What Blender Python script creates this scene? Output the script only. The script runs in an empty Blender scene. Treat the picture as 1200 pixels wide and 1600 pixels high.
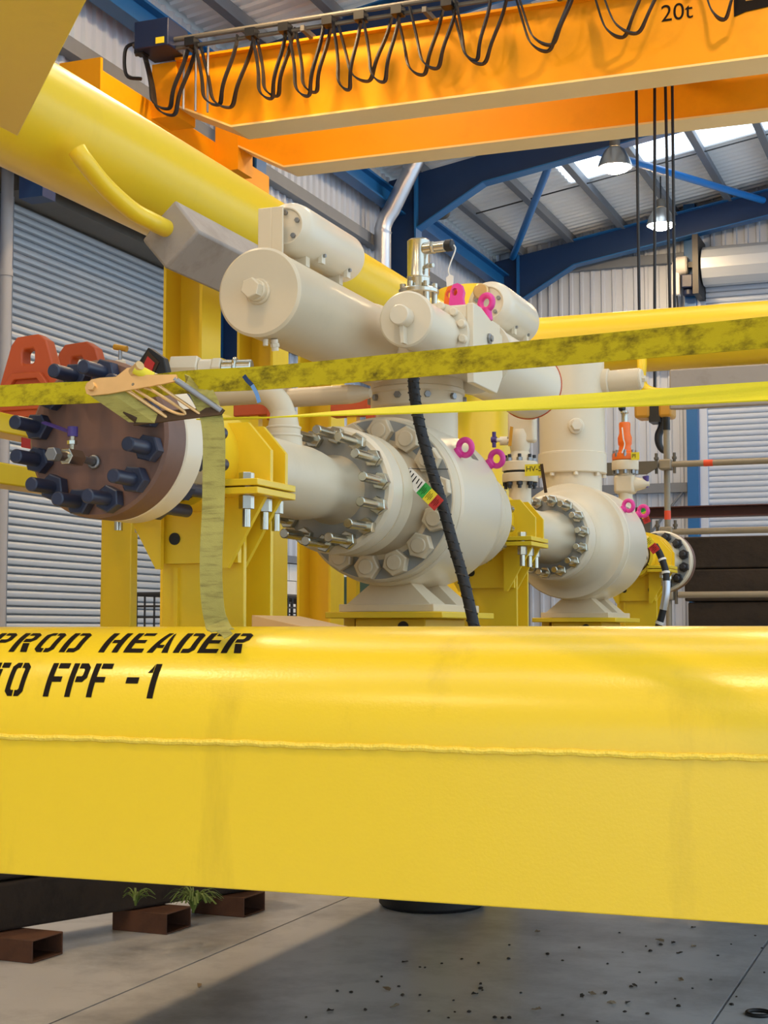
import bpy, bmesh, math, random
from mathutils import Vector, Matrix
random.seed(7)
C = bpy.context.scene.collection
SC = bpy.context.scene

# ------------------------------------------------------------------ camera
F_PX, PSI, THETA, CAMH = 2400.0, math.radians(21.1), math.radians(4.41), 1.6
cam_d = bpy.data.cameras.new('camera'); cam = bpy.data.objects.new('camera', cam_d); C.objects.link(cam)
cam_d.sensor_fit = 'VERTICAL'; cam_d.sensor_height = 36.0; cam_d.lens = 36.0 * F_PX / 1600.0
cam_d.clip_start = 0.05; cam_d.clip_end = 200
cam.location = (0, 0, CAMH); cam.rotation_euler = (math.pi / 2 + THETA, 0, PSI)
SC.camera = cam

# ------------------------------------------------------------------ world, exposure
w = bpy.data.worlds.new('world'); SC.world = w; w.use_nodes = True
bg = w.node_tree.nodes['Background']
bg.inputs[0].default_value = (0.64, 0.82, 1.0, 1); bg.inputs[1].default_value = 1.65
SC.view_settings.view_transform = 'Standard'; SC.view_settings.look = 'None'
SC.view_settings.gamma = 1.0; SC.view_settings.use_curve_mapping = False
SC.view_settings.exposure = 0.18
LAMP_L = 250.0        # radiance of the lamps' glowing bowls

# ------------------------------------------------------------------ measuring
FWD = Vector((-math.sin(PSI) * math.cos(THETA), math.cos(PSI) * math.cos(THETA), math.sin(THETA)))
RGT = Vector((math.cos(PSI), math.sin(PSI), 0)); UPV = RGT.cross(FWD)
CAM = Vector((0, 0, CAMH))
def ray(x, y): return FWD + RGT * ((x - 600) / F_PX) + UPV * ((800 - y) / F_PX)
def P(x, y, Y=None, X=None, Z=None):
    """the point seen at photo pixel (x, y) on the plane Y=, X= or Z= """
    r = ray(x, y)
    t = (Y / r.y) if Y is not None else (X / r.x) if X is not None else ((Z - CAMH) / r.z)
    return CAM + r * t

# ------------------------------------------------------------------ mesh helpers
class MB:
    def __init__(s): s.v = []; s.f = []
    def add(s, vs, fs):
        o = len(s.v); s.v += [Vector(p) for p in vs]; s.f += [tuple(i + o for i in f) for f in fs]; return s
    def box(s, x0, x1, y0, y1, z0, z1):
        vs = [(x, y, z) for z in (z0, z1) for x, y in ((x0, y0), (x1, y0), (x1, y1), (x0, y1))]
        return s.add(vs, [(3, 2, 1, 0), (4, 5, 6, 7), (0, 1, 5, 4), (1, 2, 6, 5), (2, 3, 7, 6), (3, 0, 4, 7)])
    def lathe(s, prof, o=(0, 0, 0), axis=(0, 1, 0), n=48, close=False):
        """prof: (radius, distance along the axis)"""
        a = Vector(axis).normalized(); o = Vector(o)
        t = Vector((0, 0, 1)) if abs(a.z) < .9 else Vector((1, 0, 0))
        e1 = a.cross(t).normalized(); e2 = a.cross(e1)
        rings = []; vs = []; fs = []
        for r, h in prof:
            if r < 1e-6: rings.append([len(vs)]); vs.append(o + a * h)
            else:
                rings.append(list(range(len(vs), len(vs) + n)))
                for k in range(n):
                    q = 2 * math.pi * k / n; vs.append(o + a * h + (e1 * math.cos(q) + e2 * math.sin(q)) * r)
        seq = list(zip(rings, rings[1:])) + ([(rings[-1], rings[0])] if close else [])
        for A, B in seq:
            for k in range(n):
                k2 = (k + 1) % n
                if len(A) == 1 and len(B) == 1: continue
                if len(A) == 1: fs.append((A[0], B[k2], B[k]))
                elif len(B) == 1: fs.append((A[k], A[k2], B[0]))
                else: fs.append((A[k], A[k2], B[k2], B[k]))
        return s.add(vs, fs)
    def cyl(s, o, axis, r, h0, h1, n=32, ch=0.0):
        if ch: return s.lathe([(0, h0), (r - ch, h0), (r, h0 + ch), (r, h1 - ch), (r - ch, h1), (0, h1)], o, axis, n)
        return s.lathe([(0, h0), (r, h0), (r, h1), (0, h1)], o, axis, n)
    def hexa(s, o, axis, across, h0, h1, twist=0.0):
        a = Vector(axis).normalized(); o = Vector(o)
        t = Vector((0, 0, 1)) if abs(a.z) < .9 else Vector((1, 0, 0))
        e1 = a.cross(t).normalized(); e2 = a.cross(e1); R = across / math.sqrt(3); c = .06 * across
        prof = [(R - c, h0), (R, h0 + c * .7), (R, h1 - c * .7), (R - c, h1)]; vs = []; fs = []
        for r, h in prof:
            for k in range(6):
                q = math.pi * k / 3 + twist; vs.append(o + a * h + (e1 * math.cos(q) + e2 * math.sin(q)) * r)
        for i in range(3):
            for k in range(6):
                k2 = (k + 1) % 6; fs.append((i * 6 + k, i * 6 + k2, i * 6 + 6 + k2, i * 6 + 6 + k))
        fs.append(tuple(range(5, -1, -1))); fs.append(tuple(range(18, 24)))
        return s.add(vs, fs)
    def tube(s, pts, r, n=12, caps=True):
        pts = [Vector(p) for p in pts]; m = len(pts); rs = r if isinstance(r, (list, tuple)) else [r] * m
        up = None; vs = []; fs = []
        for i, p in enumerate(pts):
            d = (pts[min(i + 1, m - 1)] - pts[max(i - 1, 0)]).normalized()
            if up is None:
                t = Vector((0, 0, 1)) if abs(d.z) < .9 else Vector((1, 0, 0)); up = d.cross(t).normalized()
            up = (up - d * up.dot(d)).normalized(); e2 = d.cross(up)
            for k in range(n):
                q = 2 * math.pi * k / n; vs.append(p + (up * math.cos(q) + e2 * math.sin(q)) * rs[i])
        for i in range(m - 1):
            for k in range(n):
                k2 = (k + 1) % n; fs.append((i * n + k, i * n + k2, (i + 1) * n + k2, (i + 1) * n + k))
        if caps: fs.append(tuple(range(n - 1, -1, -1))); fs.append(tuple(range((m - 1) * n, m * n)))
        return s.add(vs, fs)
    def prism(s, poly, a, b, fn):
        """extrude a 2-D outline between a and b; fn(u, v, h) -> point"""
        n = len(poly); vs = [fn(u, v, a) for u, v in poly] + [fn(u, v, b) for u, v in poly]
        return s.add(vs, [tuple(range(n - 1, -1, -1)), tuple(range(n, 2 * n))] + [(k, (k + 1) % n, n + (k + 1) % n, n + k) for k in range(n)])
    def ring_prism(s, outer, inner, a, b, fn):
        n = len(outer); vs = []
        for h in (a, b): vs += [fn(u, v, h) for u, v in outer] + [fn(u, v, h) for u, v in inner]
        fs = []
        for k in range(n):
            k2 = (k + 1) % n
            fs += [(k2, k, n + k, n + k2), (2 * n + k, 2 * n + k2, 3 * n + k2, 3 * n + k), (k, k2, 2 * n + k2, 2 * n + k), (n + k2, n + k, 3 * n + k, 3 * n + k2)]
        return s.add(vs, fs)
    def ribbon(s, pts, dirs, width, th):
        """flat strap through pts, its width lying along dirs"""
        pts = [Vector(p) for p in pts]; m = len(pts); vs = []; fs = []
        for i, p in enumerate(pts):
            d = (pts[min(i + 1, m - 1)] - pts[max(i - 1, 0)]).normalized()
            wv = Vector(dirs[i]); wv = (wv - d * wv.dot(d)).normalized(); nn = d.cross(wv)
            for a, b in ((-1, -1), (1, -1), (1, 1), (-1, 1)): vs.append(p + wv * (a * width / 2) + nn * (b * th / 2))
        for i in range(m - 1):
            for k in range(4):
                k2 = (k + 1) % 4; fs.append((i * 4 + k, i * 4 + k2, i * 4 + 4 + k2, i * 4 + 4 + k))
        fs += [(3, 2, 1, 0), tuple(range(4 * m - 4, 4 * m))]
        return s.add(vs, fs)
    def torus(s, o, axis, R, r, n=28, m=12):
        prof = [(R + r * math.cos(2 * math.pi * k / m), r * math.sin(2 * math.pi * k / m)) for k in range(m)]
        return s.lathe(prof, o, axis, n, close=True)

def XZ(Y=0):  return lambda u, v, h: (u, h, v)      # outline in the X-Z plane, depth along Y
def YZ(u, v, h): return (h, u, v)                   # outline in the Y-Z plane, depth along X
def XY(u, v, h): return (u, v, h)

def arc(cx, cy, r, a0, a1, n):
    return [(cx + r * math.cos(math.radians(a0 + (a1 - a0) * k / n)), cy + r * math.sin(math.radians(a0 + (a1 - a0) * k / n))) for k in range(n + 1)]
def bez(pts, n=12):
    """Catmull-Rom through pts"""
    pts = [Vector(p) for p in pts]; q = [pts[0] * 2 - pts[1]] + pts + [pts[-1] * 2 - pts[-2]]; out = []
    for i in range(1, len(q) - 2):
        for k in range(n):
            t = k / n
            out.append(.5 * ((2 * q[i]) + (q[i + 1] - q[i - 1]) * t + (2 * q[i - 1] - 5 * q[i] + 4 * q[i + 1] - q[i + 2]) * t * t + (3 * q[i] - q[i - 1] - 3 * q[i + 1] + q[i + 2]) * t ** 3))
    return out + [pts[-1]]

ORG = {}
def mesh_of(name, mb, mat, shift=Vector((0, 0, 0)), smooth=35):
    me = bpy.data.meshes.new(name); me.from_pydata([tuple(p - shift) for p in mb.v], [], mb.f)
    bm = bmesh.new(); bm.from_mesh(me); bmesh.ops.recalc_face_normals(bm, faces=bm.faces); bm.to_mesh(me); bm.free()
    me.materials.append(M[mat])
    if smooth:
        me.polygons.foreach_set('use_smooth', [True] * len(me.polygons)); me.set_sharp_from_angle(angle=math.radians(smooth))
    return me
def obj(name, mb, mat, parent=None, bevel=0.0, smooth=35):
    """one mesh object; a child keeps world coordinates, a top-level one gets its origin at its base"""
    if parent is None:
        lo = [min(p[i] for p in mb.v) for i in range(3)]; hi = [max(p[i] for p in mb.v) for i in range(3)]
        sh = Vector(((lo[0] + hi[0]) / 2, (lo[1] + hi[1]) / 2, lo[2]))
    else: sh = Vector((0, 0, 0))
    o = bpy.data.objects.new(name, mesh_of(name, mb, mat, sh, smooth)); C.objects.link(o)
    if parent is None: o.location = sh; ORG[o.name] = sh
    else: o.parent = parent; o.location = -ORG[parent.name]; ORG[o.name] = Vector((0, 0, 0))
    if bevel:
        md = o.modifiers.new('bevel', 'BEVEL'); md.width = bevel; md.segments = 2; md.limit_method = 'ANGLE'; md.angle_limit = math.radians(40)
    return o
def inst(name, me, parent, loc, rot=(0, 0, 0), scale=None):
    """a piece sharing mesh data, placed at a world point"""
    o = bpy.data.objects.new(name, me); C.objects.link(o); L = Vector(loc)
    if parent is not None: o.parent = parent; o.location = L - ORG[parent.name]
    else: o.location = L
    o.rotation_euler = rot
    if scale: o.scale = scale
    ORG[o.name] = L
    return o
def thing(name, label, cat, base, group=None):
    o = bpy.data.objects.new(name, None); C.objects.link(o); o.location = base; o.empty_display_size = .05
    ORG[o.name] = Vector(base); return tag(o, label, cat, group)
def tag(o, label, cat, group=None):
    o['label'] = label; o['category'] = cat
    if group: o['group'] = group
    return o
def struct(o): o['kind'] = 'structure'; return o

# ------------------------------------------------------------------ materials
def lin(c):
    c = [x / 255 for x in c]; return tuple(x / 12.92 if x <= .04045 else ((x + .055) / 1.055) ** 2.4 for x in c) + (1,)
M = {}
def mat(name, rgb, rough=.5, metal=0.0, var=.06, scale=6.0, bump=0.0, bscale=60.0, dirt=None, damt=.0, dscale=3.0, dstretch=(1, 1, 1), emit=None, es=0.0, coat=0.0, dlo=.5, spec=.5):
    m = bpy.data.materials.new(name); m.use_nodes = True; nt = m.node_tree; N = nt.nodes; L = nt.links
    b = N['Principled BSDF']; b.inputs['Roughness'].default_value = rough; b.inputs['Metallic'].default_value = metal
    b.inputs['Coat Weight'].default_value = coat; b.inputs['Coat Roughness'].default_value = .12; b.inputs['Specular IOR Level'].default_value = spec
    tc = N.new('ShaderNodeTexCoord'); ns = N.new('ShaderNodeTexNoise'); ns.inputs['Scale'].default_value = scale; ns.inputs['Detail'].default_value = 5
    L.new(tc.outputs['Object'], ns.inputs['Vector'])
    c = lin(rgb); mx = N.new('ShaderNodeMixRGB')
    mx.inputs[1].default_value = tuple(min(1, x * (1 + var)) for x in c[:3]) + (1,); mx.inputs[2].default_value = tuple(x * (1 - var) for x in c[:3]) + (1,)
    L.new(ns.outputs['Fac'], mx.inputs[0]); col = mx.outputs[0]
    if dirt:
        mp = N.new('ShaderNodeMapping'); mp.inputs['Scale'].default_value = dstretch; L.new(tc.outputs['Object'], mp.inputs['Vector'])
        n2 = N.new('ShaderNodeTexNoise'); n2.inputs['Scale'].default_value = dscale; n2.inputs['Detail'].default_value = 8; n2.inputs['Roughness'].default_value = .7
        L.new(mp.outputs[0], n2.inputs['Vector'])
        rp = N.new('ShaderNodeMapRange'); rp.inputs[1].default_value = dlo; rp.inputs[2].default_value = dlo + .22; rp.inputs[4].default_value = damt
        L.new(n2.outputs['Fac'], rp.inputs[0]); m2 = N.new('ShaderNodeMixRGB'); m2.inputs[2].default_value = lin(dirt)
        L.new(rp.outputs[0], m2.inputs[0]); L.new(col, m2.inputs[1]); col = m2.outputs[0]
    L.new(col, b.inputs['Base Color'])
    if bump:
        n3 = N.new('ShaderNodeTexNoise'); n3.inputs['Scale'].default_value = bscale; n3.inputs['Detail'].default_value = 2
        L.new(tc.outputs['Object'], n3.inputs['Vector'])
        bp = N.new('ShaderNodeBump'); bp.inputs['Strength'].default_value = bump; bp.inputs['Distance'].default_value = .01
        L.new(n3.outputs['Fac'], bp.inputs['Height']); L.new(bp.outputs[0], b.inputs['Normal'])
    if emit: b.inputs['Emission Color'].default_value = lin(emit); b.inputs['Emission Strength'].default_value = es
    M[name] = m; return m
YEL = (241, 203, 40)
mat('yellow', YEL, .32, var=.03, scale=2, bump=.02, bscale=110, dirt=(140, 110, 30), damt=.10, dscale=4, dstretch=(1, 1, .15), dlo=.56)
mat('beam_yellow', YEL, .24, var=.02, scale=2, bump=.035, bscale=140, dirt=(120, 95, 30), damt=.28, dscale=3.6, dstretch=(1, 1, .2), dlo=.56)
mat('weld_yellow', (246, 212, 70), .35, bump=.5, bscale=120)
mat('cream', (220, 203, 172), .36, var=.03, scale=3, dirt=(165, 150, 120), damt=.16, dscale=5, dlo=.55)
mat('cream_bright', (228, 213, 186), .3, var=.03, scale=3)
mat('grey_flange', (150, 150, 146), .45, var=.1, scale=8)
mat('brown', (116, 84, 70), .5, var=.08, scale=5, dirt=(78, 56, 40), damt=.45, dscale=4, dlo=.5)
mat('stud_blue', (40, 46, 66), .38, var=.15, scale=30)
mat('stud_black', (34, 34, 38), .45)
mat('zinc', (196, 192, 176), .22, metal=1.0, var=.1, scale=30)
mat('zinc_dull', (150, 150, 150), .38, metal=.9, var=.1, scale=30)
mat('steel', (205, 200, 185), .2, metal=1.0, var=.05)
mat('anode', (158, 148, 138), .6, var=.08, scale=6, dirt=(118, 106, 94), damt=.5, dscale=5, dlo=.48)
mat('orange_paint', (196, 84, 40), .45, var=.08)
mat('orange_bright', (240, 110, 20), .4, var=.05)
mat('pink', (226, 62, 150), .35, var=.05)
mat('crane', (244, 158, 4), .5, spec=.25, var=.06, scale=1.5, dirt=(170, 100, 16), damt=.18, dscale=1.5, dlo=.52)
mat('crane_orange_lit', (255, 214, 136), .35, var=.04)  # same orange paint as crane, lightened as if lit from below
mat('black', (18, 18, 20), .45, var=.2)
mat('rubber', (26, 26, 28), .6, var=.2, bump=.2, bscale=60)
mat('stencil', (24, 16, 10), .7, var=.25, scale=40, spec=.15)
mat('strap', (180, 164, 24), .85, var=.10, scale=20, bump=.12, bscale=500, dirt=(52, 40, 14), damt=.85, dscale=4, dstretch=(5, 1, 9), dlo=.46, spec=.2)
mat('strap_clean', (230, 218, 26), .75, var=.06, scale=20, bump=.1, bscale=300)
mat('strap_old', (170, 160, 88), .85, var=.15, scale=30, bump=.15, bscale=400, dirt=(92, 82, 46), damt=.7, dscale=14, dstretch=(1, 1, 8), dlo=.5, spec=.2)
mat('gold_zinc', (226, 186, 128), .32, metal=.75, var=.14, scale=18)
mat('dark_zinc', (70, 52, 34), .5, metal=.4, var=.2)
mat('blue', (20, 92, 150), .42, var=.06, scale=2)
mat('navy', (12, 46, 88), .45, var=.1)
mat('blue_tube', (28, 112, 184), .4, var=.05)
mat('box_blue', (22, 34, 66), .45)
mat('cladding', (186, 194, 206), .45, var=.05, scale=1.2)
mat('girt', (112, 118, 126), .5, var=.08)
mat('roof_sheet', (226, 230, 232), .5, var=.03, scale=1)
mat('rooflight', (240, 246, 250), .5, emit=(225, 240, 255), es=2.2)
mat('shutter', (176, 182, 188), .4, metal=.15, var=.05, scale=1)
mat('shutter_pale', (186, 196, 210), .4, var=.04, scale=1)
mat('hood', (96, 92, 84), .6, var=.15)
mat('silver_duct', (196, 200, 206), .3, metal=.85, var=.06)
mat('drain', (158, 154, 152), .5)
mat('block', (214, 212, 206), .8, var=.06, bump=.2, bscale=40)
mat('mortar', (150, 148, 142), .9)
mat('concrete', (212, 213, 216), .3, var=.10, scale=1.6, bump=.05, bscale=30, dirt=(140, 141, 144), damt=.7, dscale=1.4, dlo=.44)
mat('joint', (70, 66, 60), .9)
mat('timber', (50, 40, 32), .85, var=.35, scale=5, bump=.5, bscale=25, dirt=(22, 18, 15), damt=.7, dscale=6)
mat('rust', (96, 62, 44), .75, var=.2, scale=8, dirt=(48, 32, 24), damt=.5, dscale=7)
mat('plank', (206, 166, 116), .6, var=.12, scale=8)
mat('scaffold', (150, 142, 126), .5, metal=.3, var=.12, scale=10)
mat('red_tube', (74, 32, 24), .55, var=.15)
mat('tape', (236, 84, 48), .5)
mat('leaf', (96, 120, 50), .6, var=.25, scale=20)
mat('dry_leaf', (150, 130, 104), .7, var=.3, scale=20)
mat('chip', (66, 58, 50), .8, var=.3, scale=20)
mat('lamp_shell', (196, 196, 192), .28, metal=.9)
mat('lamp_glow', (255, 250, 240), .4, emit=(255, 216, 162), es=LAMP_L)
mat('purple', (70, 50, 120), .4)
mat('tag_yellow', (226, 206, 40), .5)
mat('tag_white', (226, 222, 214), .5)
mat('tag_green', (40, 160, 62), .5)
mat('tag_red', (190, 40, 34), .5)
mat('white_wire', (230, 226, 216), .5)
mat('machine_green', (52, 78, 66), .5)
mat('wire_dark', (30, 30, 32), .5)
mat('pale_blue', (96, 140, 190), .6)
mat('amber', (196, 140, 36), .45)
# ================================================================== THE HALL
WX, BY = -8.3, 27.4
def deck_z(x): return 8.62 + .165 * (x + 8.3)
RX = 8.0                                       # the right side of the bay
# floor: cast slabs with open joints, on a dark bed
fl = struct(obj('floor', MB().box(-9.5, RX + 1, -8, 28, -.3, -.06), 'joint'))
xs = [-9.5, -8.62, -6.10, -3.58, -1.06, 1.46, 3.98, 6.5, 9.0]; ys = [-8, -3.0, 2.2, 11.5, 17.5, 23.0, 28]
for i in range(len(xs) - 1):
    for j in range(len(ys) - 1):
        g = .006
        obj('slab', MB().box(xs[i] + g, xs[i + 1] - g, ys[j] + g, ys[j + 1] - g, -.06, 0), 'concrete', fl)

def sheet_mesh(name, width, pitch, height, m, depth=.035):
    """one profiled steel sheet: ribs run along +v (height), proud by depth; local (u, out, v)"""
    mb = MB(); n = round(width / pitch); prof = []
    for k in range(n):
        u = k * pitch; prof += [(u, 0), (u + pitch * .58, 0), (u + pitch * .68, depth), (u + pitch * .9, depth)]
    prof.append((width, 0)); vs = []; fs = []
    for z in (0, height):
        vs += [(u, d, z) for u, d in prof]
    m_ = len(prof)
    for k in range(m_ - 1): fs.append((k, k + 1, m_ + k + 1, m_ + k))
    mb.add(vs, fs)
    return mesh_of(name, mb, m, smooth=0)

# left wall: block plinth, profiled sheet above
wl = struct(obj('wall_left', MB().box(WX - .25, WX - .06, -8, BY, 0, 8.55), 'mortar'))
sm = {}
def left_sheet(y, z0, z1):
    h = round(z1 - z0, 3)
    if h not in sm: sm[h] = sheet_mesh('cladding_sheet', 1.0, .2, h, 'cladding')
    inst('cladding_sheet', sm[h], wl, (WX, y + 1.0, z0), (0, 0, -math.pi / 2))
y = 8.4
while y < BY - .3:
    if 11.5 < y + .5 < 15.75: left_sheet(y, 5.95, 8.55)
    else: left_sheet(y, 2.55, 8.55)
    y += 1.0
for z in (3.4, 5.2, 7.25):
    if z > 5.9: obj('girt', MB().box(WX + .02, WX + .16, 8.4, BY, z, z + .16), 'girt', wl)
    else: obj('girt', MB().box(WX + .02, WX + .16, 16.2, BY, z, z + .16), 'girt', wl)
obj('plinth_cap', MB().box(WX - .05, WX + .06, 15.8, BY, 2.47, 2.56), 'girt', wl)
bme = mesh_of('block', MB().box(-.05, .05, .006, .444, .005, .219), 'block')
for r in range(11):
    for k in range(14):
        inst('block', bme, wl, (WX - .05, 16.3 + k * .45 + (r % 2) * .225, r * .224))

# gable wall: profiled sheet
wb = struct(obj('wall_back', MB().box(WX - .25, RX, BY + .06, BY + .25, 0, 11.0), 'mortar'))
bs = {}
x = WX
while x < RX - .5:
    for z0, z1 in (((0.0, 10.9),) if x < -4.6 or x > 3 else ((7.6, 10.9),)):
        h = z1 - z0
        if h not in bs: bs[h] = sheet_mesh('cladding_sheet', 1.0, .2, h, 'cladding')
        o = inst('cladding_sheet', bs[h], wb, (x + 1.0, BY, z0), (0, 0, math.pi))
    x += 1.0
for z in (2.6, 4.05, 6.3, 8.2):
    obj('girt', MB().box(-8.2, -4.75, BY - .16, BY - .03, z, z + .17), 'girt', wb)
obj('wall_brace', MB().tube([(-5.9, BY - .12, 2.75), (-4.8, BY - .12, 4.1)], .025, 8), 'girt', wb)
obj('girt', MB().box(-4.5, RX, BY - .16, BY - .03, 9.1, 9.26), 'girt', wb)

wf = struct(obj('wall_front', MB().box(WX - .25, -4.0, -8.2, -8.0, 0, 11.0).box(-4.0, 4.5, -8.2, -8.0, 5.2, 11.0).box(4.5, RX, -8.2, -8.0, 0, 11.0), 'cladding'))   # unseen doorway opened to let sky light onto the front beam
# roof: profiled deck sheets on purlins
ce = struct(obj('ceiling', MB().add([(WX - .3, -8, deck_z(WX - .3) + .06), (RX, -8, deck_z(RX) + .06), (RX, BY, deck_z(RX) + .06), (WX - .3, BY, deck_z(WX - .3) + .06),
     (WX - .3, -8, deck_z(WX - .3) + .16), (RX, -8, deck_z(RX) + .16), (RX, BY, deck_z(RX) + .16), (WX - .3, BY, deck_z(WX - .3) + .16)],
     [(3, 2, 1, 0), (4, 5, 6, 7), (0, 1, 5, 4), (1, 2, 6, 5), (2, 3, 7, 6), (3, 0, 4, 7)]), 'roof_sheet'))
slope = math.atan(.165); L_ = (RX - WX) / math.cos(slope)
rs = sheet_mesh('roof_sheet', 1.0, .2, L_, 'roof_sheet', .03); rl = sheet_mesh('rooflight_panel', 1.0, .2, L_ - 2.3, 'rooflight', .03)
def basis(u, v, w_, loc):
    m4 = Matrix((u, v, w_)).transposed().to_4x4(); m4.translation = loc; return m4
k = 0; y = -.6
while y < BY - .2:
    o = inst('roof_sheet', rs, ce, (0, 0, 0))
    # u -> +Y, rib -> down, v -> up the slope
    u = Vector((0, 1, 0)); v = Vector((math.cos(slope), 0, math.sin(slope))); out = v.cross(u) * -1
    if out.z > 0: out = -out
    m4 = basis(u, out, v, Vector((WX, y, deck_z(WX) + .03)))
    o.location = m4.translation - ORG[ce.name]; o.rotation_mode = 'QUATERNION'; o.rotation_quaternion = m4.to_quaternion()
    if m4.to_3x3().determinant() < 0:
        o.location = Vector((WX, y + 1.0, deck_z(WX) + .03)) - ORG[ce.name]; o.rotation_quaternion = basis(-u, out, v, Vector()).to_quaternion()
    if k in (0, 6, 12, 24):                  # translucent sheet let into the upper part of the bay
        o2 = inst('rooflight_panel', rl, ce, (0, 0, 0)); o2.rotation_mode = 'QUATERNION'; o2.rotation_quaternion = o.rotation_quaternion.copy()
        o2.location = o.location + Vector((2.2, 0, 2.2 * .165 - .012))
    k += 1; y += 1.0
x = -7.75
while x < RX:
    z = deck_z(x)
    obj('purlin', MB().box(x, x + .07, 5.0, BY - .05, z - .22, z - .02), 'girt', ce)
    obj('purlin_lip', MB().box(x + .07, x + .12, 5.0, BY - .05, z - .22, z - .20), 'girt', ce)
    x += .95
for yy in (18.6, 24.2):                      # tie rods between the purlins
    obj('tie_rod', MB().tube([(-7.7, yy, deck_z(-7.7) - .14), (RX, yy, deck_z(RX) - .14)], .012, 6), 'wire_dark', ce)

# left roller shutter, slat by slat
d1 = struct(obj('door_1', MB().box(WX - .05, WX - .03, 11.75, 15.7, 0, 5.6), 'hood'))
prof = [(.0, .0), (.028, .012), (.034, .036), (.026, .060), (.0, .072)]
smb = MB(); vs = []; fs = []
for yy in (0, 3.9): vs += [(a, yy, b) for a, b in prof] + [(-.012, yy, b) for a, b in reversed(prof)]
n_ = 10
for q in range(n_): fs.append((q, (q + 1) % n_, n_ + (q + 1) % n_, n_ + q))
smb.add(vs, fs + [tuple(range(9, -1, -1)), tuple(range(10, 20))])
sl = mesh_of('slat', smb, 'shutter', smooth=50)
for k in range(74): inst('slat', sl, d1, (WX - .01, 11.78, .02 + k * .0752))
obj('guide_channel', MB().box(WX - .02, WX + .09, 11.64, 11.78, 0, 5.7), 'girt', d1)
obj('guide_channel', MB().box(WX - .02, WX + .09, 15.68, 15.8, 0, 5.7), 'girt', d1)
obj('shutter_hood', MB().box(WX - .02, WX + .34, 11.6, 15.9, 5.6, 5.95), 'hood', d1)

# right roller shutter in the gable with its coil and motor
d2 = struct(obj('door_2', MB().box(-4.42, 3.2, BY - .01, BY + .02, 0, 7.7), 'hood'))
smb = MB(); vs = []; fs = []
for xx in (0, 7.5): vs += [(xx, -a, b) for a, b in [(.0, .0), (.03, .02), (.034, .055), (.03, .085), (0, .1)]] + [(xx, .012, b) for b in (.1, .085, .055, .02, 0)]
for q in range(10): fs.append((q, (q + 1) % 10, 10 + (q + 1) % 10, 10 + q))
smb.add(vs, fs + [tuple(range(9, -1, -1)), tuple(range(10, 20))])
sl2 = mesh_of('slat', smb, 'shutter_pale', smooth=50)
for k in range(80): inst('slat', sl2, d2, (-4.4, BY - .05, .02 + k * .1))
obj('guide_channel', MB().box(-4.52, -4.38, BY - .16, BY - .01, 0, 7.9), 'shutter_pale', d2)
cmb = MB(); prof = [(0, 0)]
n = 24; cz = 8.0
pts = [(BY - .42 + .34 * math.cos(2 * math.pi * q / n) * (1 + .03 * (q % 2)), cz + .34 * math.sin(2 * math.pi * q / n) * (1 + .03 * (q % 2))) for q in range(n)]
cmb.prism(pts, -4.35, 3.2, YZ)
obj('shutter_coil', cmb, 'shutter', d2, smooth=0)
obj('coil_bracket', MB().box(-4.48, -4.38, BY - .85, BY - .05, 7.45, 8.5), 'wire_dark', d2)
t = thing('shutter_motor', 'white and blue shutter drive motor beside the coil on the gable wall', 'motor', (-4.75, BY - .45, 7.4))
obj('gear_housing', MB().cyl((-4.62, BY - .45, 8.05), (-1, 0, 0), .17, 0, .22, 24, .03).cyl((-4.84, BY - .45, 8.05), (-1, 0, 0), .09, 0, .05, 20), 'tag_white', t)
obj('motor_body', MB().box(-4.72, -4.52, BY - .62, BY - .3, 7.62, 7.86).cyl((-4.62, BY - .45, 7.62), (0, 0, -1), .1, 0, .12), 'box_blue', t, bevel=.02)
obj('limit_box', MB().box(-4.9, -4.76, BY - .55, BY - .36, 7.52, 7.98), 'tag_white', t, bevel=.02)
obj('mounting_arm', MB().box(-4.62, -4.38, BY - .5, BY - .4, 8.0, 8.1), 'wire_dark', t)
obj('conduit', MB().tube(bez([(-4.83, BY - .45, 7.52), (-4.8, BY - .3, 7.1), (-4.6, BY - .2, 6.95), (-4.45, BY - .15, 7.15)]), .015, 8), 'wire_dark', t)

# blue portal frames
def zb(x): return 8.22 + .165 * (x + 6.66)
def ibeam_xz(poly_bot, poly_top, Yc, fw, web, fl_):
    """I-section following two outlines (bottom and top chords) in the X-Z plane"""
    m1 = MB(); poly = poly_bot + poly_top[::-1]
    m1.prism(poly, Yc - web / 2, Yc + web / 2, XZ())
    m2 = MB()
    for ch, sgn in ((poly_bot, -1), (poly_top, 1)):
        for (xa, za), (xb, zb_) in zip(ch, ch[1:]):
            d = Vector((xb - xa, 0, zb_ - za)).normalized(); nrm = Vector((-d.z, 0, d.x)) * sgn
            if nrm.z * sgn < 0: nrm = -nrm
            a, b = Vector((xa, 0, za)), Vector((xb, 0, zb_))
            pts = [a, b, b + nrm * fl_, a + nrm * fl_]
            vs = [(p.x, Yc - fw / 2, p.z) for p in pts] + [(p.x, Yc + fw / 2, p.z) for p in pts]
            m2.add(vs, [(0, 1, 2, 3), (7, 6, 5, 4), (0, 4, 5, 1), (1, 5, 6, 2), (2, 6, 7, 3), (3, 7, 4, 0)])
    return m1, m2
names = {10.3: 'first', 15.95: 'second', 21.4: 'third', 26.9: 'last'}
where = {15.95: 'dark blue steel portal frame beside the far end of the left roller shutter',
         21.4: 'blue steel portal frame with haunched rafter, behind the orange crane girders',
         26.9: 'blue steel portal frame against the gable wall, lowest rafter in view'}
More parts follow.
